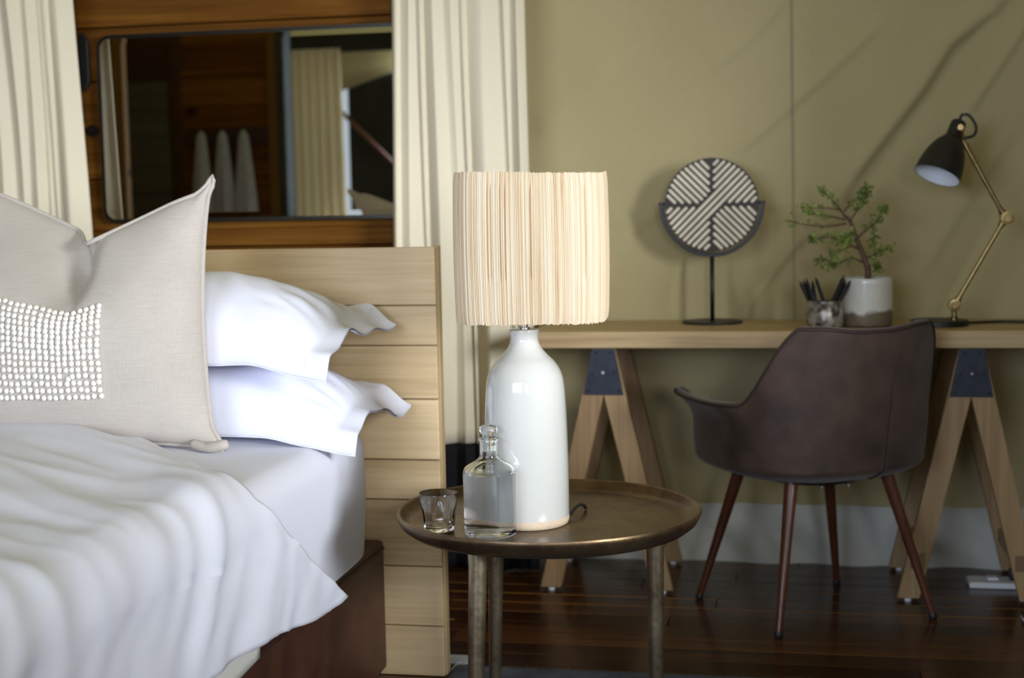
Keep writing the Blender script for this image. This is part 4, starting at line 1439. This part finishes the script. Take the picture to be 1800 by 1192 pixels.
ring_strip([(0.0, 0.0), (0.0, -0.038), (0.002, -0.041), (0.006, -0.041), (0.008, -0.036), (0.012, -0.036), (0.014, -0.028)]).build('mirror_frame', M['mirror_frame'], MR, smooth=True, angle=40)
ring_strip([(0.013, -0.0382), (0.030, -0.0385)]).build('bevelled_edge', M['mirror_glass'], MR)
gp = rrect(-hw + 0.030, hw - 0.030, 0.030, hh - 0.030, 0.018)
MB().add([(x, -0.0385, z) for x, z in gp], [tuple(range(len(gp)))]).build('mirror_glass', M['mirror_glass'], MR)

# dark pointed hook plate and a small switch knob left of the mirror
hkp = [(-0.018, 0.030), (0.0, 0.0), (0.018, 0.030), (0.018, 0.165), (0.0, 0.195), (-0.018, 0.165)]
o = MB().prism(hkp, -0.016, 0.0).build('wall_plaque', M['black_metal'], loc=(-2.290, 4.499, 1.528), bevel=0.003, weld=True)
tag(o, 'narrow black pointed plaque on the timber wall left of the mirror', 'plaque')
kn = thing('light_switch', (-2.272, 4.500, 1.40), 'small round dark switch on the timber wall beside the left curtain', 'switch')
MB().tube([(0, 0, 0), (0, -0.010, 0)], 0.020, 24).build('switch_plate', M['mirror_frame'], kn, smooth=True, angle=40)
MB().tube([(0, -0.010, 0), (0, -0.020, 0)], [0.008, 0.006], 16).build('switch_knob', M['black_metal'], kn, smooth=True, angle=40)

# ================================================================== RUG, power strip, adapter
rg = thing('rug', (0.2, 2.3, 0), 'flat blue-grey rug in front of the plank floor', 'rug')
rn = random.Random(2)
def rug_fn(u, v):
    x, y_ = lerp(-1.02, 1.3, u), lerp(-1.3, 1.095, v)
    return (x, y_ + (0.004 * nz(x * 18) if v == 1 else 0), 0.010 + 0.0015 * nz(x * 60, y_ * 60) - (0.009 if u in (0.0, 1.0) or v in (0.0, 1.0) else 0))
MB().grid(160, 120, rug_fn).build('rug_pile', M['rug'], rg, smooth=True)
MB().box(-1.02, -0.99, 1.06, 1.10, 0.0005, 0.004).build('corner_lining', M['rug_edge'], rg)
rf = MB()
for i in range(60):
    x = -1.0 + 2.2 * rn.random()
    rf.tube([(x, 1.09, 0.006), (x + rn.uniform(-0.006, 0.006), 1.09 + rn.uniform(0.004, 0.016), 0.004 + rn.uniform(0, 0.008))], [0.0009, 0.0004], 4)
tag(rf.build('edge_fibres', M['rug'], rg), kind='stuff')
pc = MB().box(-0.035, 0.035, -0.028, 0.028, 0.0, 0.004).build('floor_card', M['rug_edge'], loc=(-0.815, 3.442, 0.0005))
tag(pc, 'pale folded scrap on the floor at the headboard foot', 'scrap')

ps = thing('power_strip', (0.605, 4.325, 0), 'pale grey power strip on the floor under the desk trestle', 'power strip')
MB().box(-0.105, 0.075, -0.045, 0.035, 0.0, 0.018).build('strip_body', M['white_plastic'], ps, bevel=0.004)
MB().box(-0.050, -0.020, -0.010, 0.020, 0.018, 0.024).build('switch', M['white_enamel'], ps, bevel=0.002)
MB().box(0.010, 0.046, -0.018, 0.018, 0.018, 0.050).build('plug', M['black_rubber'], ps, bevel=0.005)
MB().tube(spline([(0.028, 0, 0.055), (0.032, 0.004, 0.070), (0.044, 0.02, 0.084), (0.060, 0.06, 0.070), (0.068, 0.10, 0.02), (0.10, 0.13, 0.006)], 6), [0.009, 0.008, 0.007] + [0.0045] * 28, 8).build('plug_cord', M['black_rubber'], ps, smooth=True)
ad = thing('cable_adapter', (0.638, 3.985, 0), 'small black adapter with pale edge on the floor by right trestle', 'adapter')
MB().box(-0.038, 0.04, -0.020, 0.020, 0.004, 0.020).build('adapter_body', M['black_rubber'], ad, bevel=0.006)
MB().box(-0.037, 0.04, -0.019, 0.019, 0.0, 0.0045).build('adapter_edge', M['white_plastic'], ad, bevel=0.001)

# ================================================================== what the mirror shows: the room behind and left of the camera
# timber partition with towels
wp_ = MB().box(-4.3, -3.18, -0.02, 0.03, 0, 2.6).build('wall_partition', M['pine_dark'])
tag(wp_, 'dark pine partition across the room with towels hanging on it', 'wall', kind='structure')
for i in range(14):
    MB().box(-3.86, -3.27, 0.03, 0.055, i * 0.18 + 0.002, i * 0.18 + 0.178).build('wall_plank', M['pine'], wp_, bevel=0.003)
MB().box(-3.27, -3.20, -0.03, 0.085, 0, 2.6).build('corner_post', M['pine_post'], wp_, bevel=0.004)
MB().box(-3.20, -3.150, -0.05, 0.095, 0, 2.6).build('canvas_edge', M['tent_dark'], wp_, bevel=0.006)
MB().box(-3.93, -3.86, 0.03, 0.075, 0, 2.25).build('door_post', M['pine_dark'], wp_, bevel=0.004)
d1 = MB().box(-4.28, -3.93, 0.03, 0.045, 0, 1.98).build('door_1', M['pine_dark'])
tag(d1, 'dark boarded door in the partition left of the towels', 'door', kind='structure')
for i in range(11):
    MB().box(-4.26, -3.95, 0.045, 0.058, i * 0.178 + 0.01, i * 0.178 + 0.184).build('door_board', M['grey_board'], d1, bevel=0.003)
tr = thing('towel_rail', (-3.545, 0.055, 1.60), 'dark wooden peg rail on the pine partition', 'towel rail')
MB().box(-0.27, 0.27, 0, 0.022, -0.055, 0.055).build('rail_board', M['bed_piping'], tr, bevel=0.003)
for k, x in enumerate((-0.155, -0.012, 0.130)):
    MB().tube([(x, 0.02, 0.0), (x, 0.06, 0.012)], 0.010, 12).build('peg', M['bed_piping'], tr, smooth=True, angle=40)
    def tw(u, v, x=x, k=k):
        a = 2 * pi * u
        z = lerp(0.035, -0.62, v)
        r = 0.022 + 0.060 * v ** 0.72
        f = 1 + 0.10 * sin(5 * a + k) * sm(0.1, 0.6, v) + 0.06 * sin(9 * a + 2 * k)
        r *= sm(-0.02, 0.06, v) * 0.75 + 0.25
        return (r * f * cos(a), 0.085 + 0.55 * r * f * sin(a), z)
    lab = ['white towel hanging on the left peg, seen in the mirror', 'white towel hanging on the middle peg, seen in the mirror', 'white towel hanging on the right peg, seen in the mirror'][k]
    o = MB().grid(60, 40, tw, wrap=True, flip=False).build('towel', M['towel'], loc=(-3.545 + x, 0.055, 1.60), smooth=True)
    tag(o, lab, 'towel', 'white towels on the peg rail')
# near doorpost on the left that catches the light
pn = MB().box(-3.70, -3.56, 1.46, 1.52, 0, 2.6).build('trim_1', M['pine_post'], bevel=0.004)
tag(pn, 'pale pine door post with dark knots at the left of the mirror view', 'post', kind='structure')
# front of the tent
tf = MB()
tf.box(-4.3, -3.66, -1.56, -1.52, 0, 2.9)
tf.box(-4.3, 1.4, -1.56, -1.52, 2.28, 2.9)
tf.box(1.0, 1.4, -1.56, -1.52, 0, 2.28)
tf.box(-0.60, 1.0, -1.56, -1.52, 0, 1.10)      # added unseen half-height barrier, keeps front daylight off the low parts
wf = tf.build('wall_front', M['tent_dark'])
tag(wf, 'dark green canvas tent front around the wide entrance', 'wall', kind='structure')
sc_ = thing('curtain', (-3.47, -1.50, 0), 'sheer backlit entrance curtain seen in the mirror', 'curtain')
MB().grid(120, 20, lambda u, v: (lerp(-0.21, 0.21 + 0.02 * (1 - v), u), 0.05 + 0.03 * sin(2 * pi * 6 * u) * (1 - 0.4 * v), lerp(0.03, 2.30, v))).build('curtain_cloth', M['sheer'], sc_, smooth=True)
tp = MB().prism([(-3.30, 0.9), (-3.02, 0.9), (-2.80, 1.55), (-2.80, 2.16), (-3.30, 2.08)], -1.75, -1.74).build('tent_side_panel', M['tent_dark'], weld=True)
tag(tp, 'dark slanted tent panel beyond the entrance curtain, in the mirror', 'tent panel')
fp = MB().prism([(-3.34, 2.00), (-2.50, 2.27), (-2.50, 2.45), (-3.34, 2.45)], -1.66, -1.655).build('awning_flap', M['flap'], weld=True)
tag(fp, 'pale triangular awning flap above the entrance, in the mirror', 'awning')
po = MB().tube([(-3.33, -1.62, 1.86), (-2.86, -1.62, 1.39)], 0.016, 12).build('tent_pole', M['pole'], smooth=True)
tag(po, 'slanting rusty brown tent pole seen in the mirror', 'pole')
